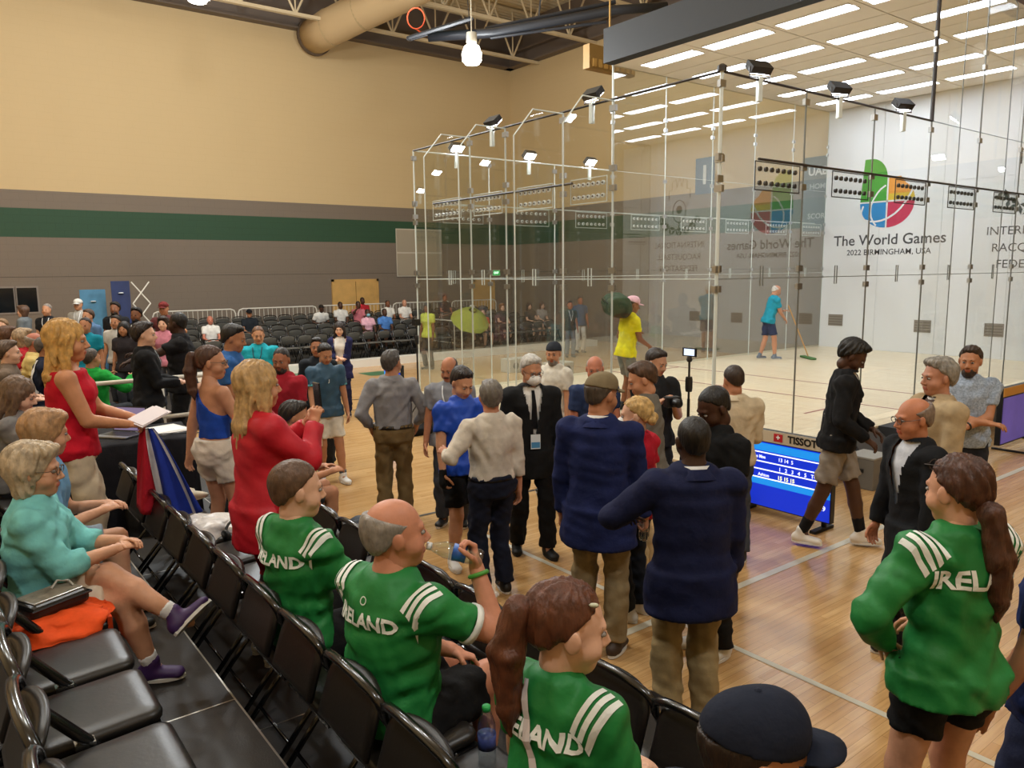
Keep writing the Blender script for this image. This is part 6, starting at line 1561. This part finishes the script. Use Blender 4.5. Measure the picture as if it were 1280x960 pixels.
# ------------------------------------------------------------------ the far crowd
for lb, p, hd_, H_, sx, sk, ha, tp_, bt_, ex in (
 ('woman in a grey sweater with brown hair walking left by the dark windows', (1.75, 19.5, .3), 150, 1.68, 'f', LIGHT, ('bob', '#5a4030'), ('jacket', '#6e7477'), ('trousers', '#4a4d52'), ()),
 ('man in a black shirt with a white lanyard in the far left crowd', (2.03, 18.06, .3), 235, 1.75, 'm', '#c08a68', ('cropped', '#8a8078'), ('polo', '#1b1c20'), ('trousers', '#2a2d33'), (lanyard('#e8e8e8', None, .3),)),
 ('man in a light grey shirt and white cap standing at the back', (2.78, 19.31, .3), 235, 1.80, 'm', '#c08a68', ('cap_hair', '#3a2e26'), ('longshirt', '#a8a49c'), ('trousers', '#4a4a4e'), (cap('#d8d6d0', lod=2), lanyard('#e8e8e8', None, .3))),
 ('man in a slate blue shirt standing left of the light blue banner', (2.38, 15.56, .3), 215, 1.70, 'm', '#c08a68', ('short', '#4a3628'), ('tee', '#4f6a8a'), ('trousers', '#33373f'), ()),
 ('stout person in a teal t-shirt with a crossing strap', (1.9, 12.75, .4), 240, 1.58, 'm', '#b07a58', ('cropped', '#2a201b'), ('tee', '#0f7f95'), ('trousers', '#33373f'), ()),
 ('bearded man in a black shirt with lanyard in front of the navy banner', (3.04, 16.77, .3), 235, 1.78, 'm', '#8a5a40', ('thick', '#15110f'), ('polo', '#1a1b1f'), ('trousers', '#2a2d33'), (beard('#15110f'), lanyard('#e8e8e8', None, .3))),
 ('man in a pale grey t-shirt in the far left crowd', (2.68, 14.83, .3), 235, 1.60, 'm', '#b07a58', ('short', '#1d1613'), ('tee', '#b5b0a8'), ('trousers', '#3a3d44'), ()),
 ('girl with long dark hair in a black top among the far left crowd', (2.56, 13.56, .3), 240, 1.55, 'f', '#b07a58', ('long', '#17110f'), ('tee', '#2a2426'), ('trousers', '#3a3d44'), ()),
 ('man with a dark beard and lanyard beside the lattice stand', (2.90, 14.25, .3), 235, 1.75, 'm', '#7a4b30', ('thick', '#120e0d'), ('polo', '#232429'), ('trousers', '#2a2d33'), (beard('#120e0d'), lanyard('#e8e8e8', None, .3))),
 ('man in a dark red cap leaning his arms on the white barrier', (3.62, 15.4, .3), 235, 1.80, 'm', '#b57e5d', ('cap_hair', '#2a201b'), ('tee', '#5a2b2b'), ('trousers', '#3a3d44'), (cap('#6e2a2a', lod=2),)),
 ('woman in a pink top right of the boy in the black jacket', (3.20, 13.75, .3), 240, 1.60, 'f', LIGHT, ('bob', '#2a1d17'), ('tee', '#c97f8e'), ('trousers', '#4a4d55'), ()),
):
    arms = dict(rh=(.32, .30, 1.32), lh=(-.32, .30, 1.32)) if 'leaning his arms' in lb else {}
    person(lb, p, hd_, H=H_, sex=sx, lod=2, skin_c=sk, hair=ha, top=tp_, bottom=bt_, extras=ex, group='spectators standing at far left', **arms)
for lb, p, hd_, tc_, hc2, sk, sx in (
 ('seated person in a red shirt at the far left edge', (.97, 12.07, .6), -15, '#b0222c', ('bob', '#a58c70'), LIGHT, 'f'),
 ('seated bald man in a pale yellow shirt at the left', (1.0, 11.14, .6), -15, '#d9c07c', ('fringe', '#8d7f72'), '#b5705a', 'm'),
 ('seated man in a navy top with a white stripe at the left', (1.02, 10.3, .6), -10, '#1b2236', ('cropped', '#5c5550'), '#b07a58', 'm'),
 ('seated person in a plaid brown shirt at the left edge', (.62, 9.8, .6), -15, '#7a6a5c', ('thick', '#5a4636'), LIGHT, 'm'),
 ('seated woman with brown hair behind the red shirt at the left edge', (.85, 12.8, .6), -15, '#8a7f70', ('bob', '#5a3c28'), LIGHT, 'f')):
    I = person(lb, p, hd_, H=1.72, sex=sx, lod=1, pose='sit', skin_c=sk, hair=hc2, top=('tee', tc_), bottom=('trousers', '#2c2f36'), rh=(.12, .32, .66), lh=(-.12, .32, .66), lean=8, group='spectators seated at left')
    if 'stripe' in lb:
        uv, fs = strip_uv([(.08, .52), (.15, .1)], .03, 10); decal(I['top'], I['top'][0], uv, fs, I['tp'](0), I['Ts'][:, 0], I['up'], -I['Ts'][:, 1], mat('#e8e8e8', .6), 'stripe', .01)
    chair(p[0], p[1], p[2], R(hd_-90), 'folding chair under the '+lb.replace('seated ', ''), 'folding chairs at the far end of the left rows')
FS = 'spectators in the far seating'
for lb, x, row, tc_, hc2, sk, sx, kw in (
 ('far spectator in white bending forward beside the wooden doors', 10.16, 3, '#dcd9d2', ('short', '#15110f'), DARK_, 'm', dict(lean=28, look=(0, -30))),
 ('far spectator in a white shirt under the wooden doors, dark skinned', 10.9, 3, '#d8d4cc', ('buzz', '#100d0b'), DARK_, 'm', {}),
 ('far spectator in a salmon pink shirt, chin on hand', 11.54, 3, '#c9727c', ('buzz', '#100d0b'), DARK_, 'm', dict(rh=(.06, .18, 1.08))),
 ('far spectator in a red shirt in the back row by the door', 12.2, 4, '#b0252f', ('buzz', '#100d0b'), DARK_, 'm', {}),
 ('far spectator in a white shirt behind the blue striped shirt', 12.64, 3, '#dedad2', ('buzz', '#1a1512'), BROWN_, 'm', {}),
 ('far spectator in a blue striped shirt with black shorts', 11.44, 1, '#4a78b8', ('buzz', '#100d0b'), DARK_, 'm', {}),
 ('far spectator with a face mask, pink shirt and patterned leggings', 10.86, 1, '#d9a6b4', ('buzz', '#100d0b'), DARK_, 'f', dict(extras=(mask('#7fb4c4'),))),
 ('grey haired far spectator in a white shirt at the glass edge', 13.29, 3, '#e4e0d8', ('fringe', '#b5aea4'), '#c58f72', 'm', {}),
 ('bald far spectator in white among the empty chairs', 6.17, 1, '#dcd9d2', ('fringe', '#b5aea4'), '#b5705a', 'm', {}),
 ('far spectator in black with a dark cap', 7.57, 2, '#1c2127', ('cap_hair', '#15110f'), '#b07a58', 'm', dict(extras=(cap('#16171b', lod=2),))),
 ('bald far spectator in a black shirt seen through the glass', 15.58, 4, '#232529', ('buzz', '#3a2a20'), '#a8674a', 'm', {}),
 ('far spectator in pale teal with a white hat under the umbrella', 14.74, 1, '#8cc6c4', ('cap_hair', '#8a6a4a'), LIGHT, 'f', dict(extras=(cap('#e8e6e0', lod=2),))),
 ('far spectator in a red and orange top under the umbrella', 14.46, 0, '#d5552f', ('short', '#5a3c28'), LIGHT, 'm', {}),
 ('far spectator in dark green right of the umbrella', 16.0, 1, '#2b3a34', ('bob', '#8a5a38'), LIGHT, 'f', {}),
 ('far spectator with long hair leaning toward a neighbour', 17.3, 1, '#4a4440', ('long', '#3a261c'), LIGHT, 'f', dict(side=8)),
 ('far spectator in a pale top and dark skirt by the right end', 17.75, 1, '#a79c94', ('long', '#5a3c28'), LIGHT, 'f', dict(side=-6))):
    extra = dict(rh=(.12, .34, .64), lh=(-.12, .34, .64)); extra.update(kw)
    person(lb, (x, 20.42+row, .12+.09*row), 262, H=1.70, sex=sx, lod=2, pose='sit', skin_c=sk, hair=hc2, top=('tee', tc_), bottom=('shorts' if row < 2 else 'trousers', '#23262c'), group=FS, **extra)
person('person in a yellow green vest and dark top standing at the court corner', (10.72, 17.65, 0), 200, H=1.80, sex='f', lod=2, skin_c=BROWN_, hair=('long', '#120e0d'), top=('tee', '#b9c24a'), bottom=('trousers', '#1b1c20'))
person('standing far person in a blue grey shirt and white trousers seen through the glass', (16.57, 18.04, 0), 250, H=1.80, lod=2, skin_c='#a8674a', hair=('short', '#1d1613'), top=('tee', '#4a5a72'), bottom=('trousers', '#d8d4cc'))
person('standing far person in black with a lanyard beside the white trousers', (15.46, 17.29, 0), 250, H=1.70, lod=2, skin_c='#a8674a', hair=('short', '#1d1613'), top=('polo', '#26282c'), bottom=('trousers', '#6a7078'), extras=(lanyard('#e8e8e8', None, .3),))
bpy.context.view_layer.update()
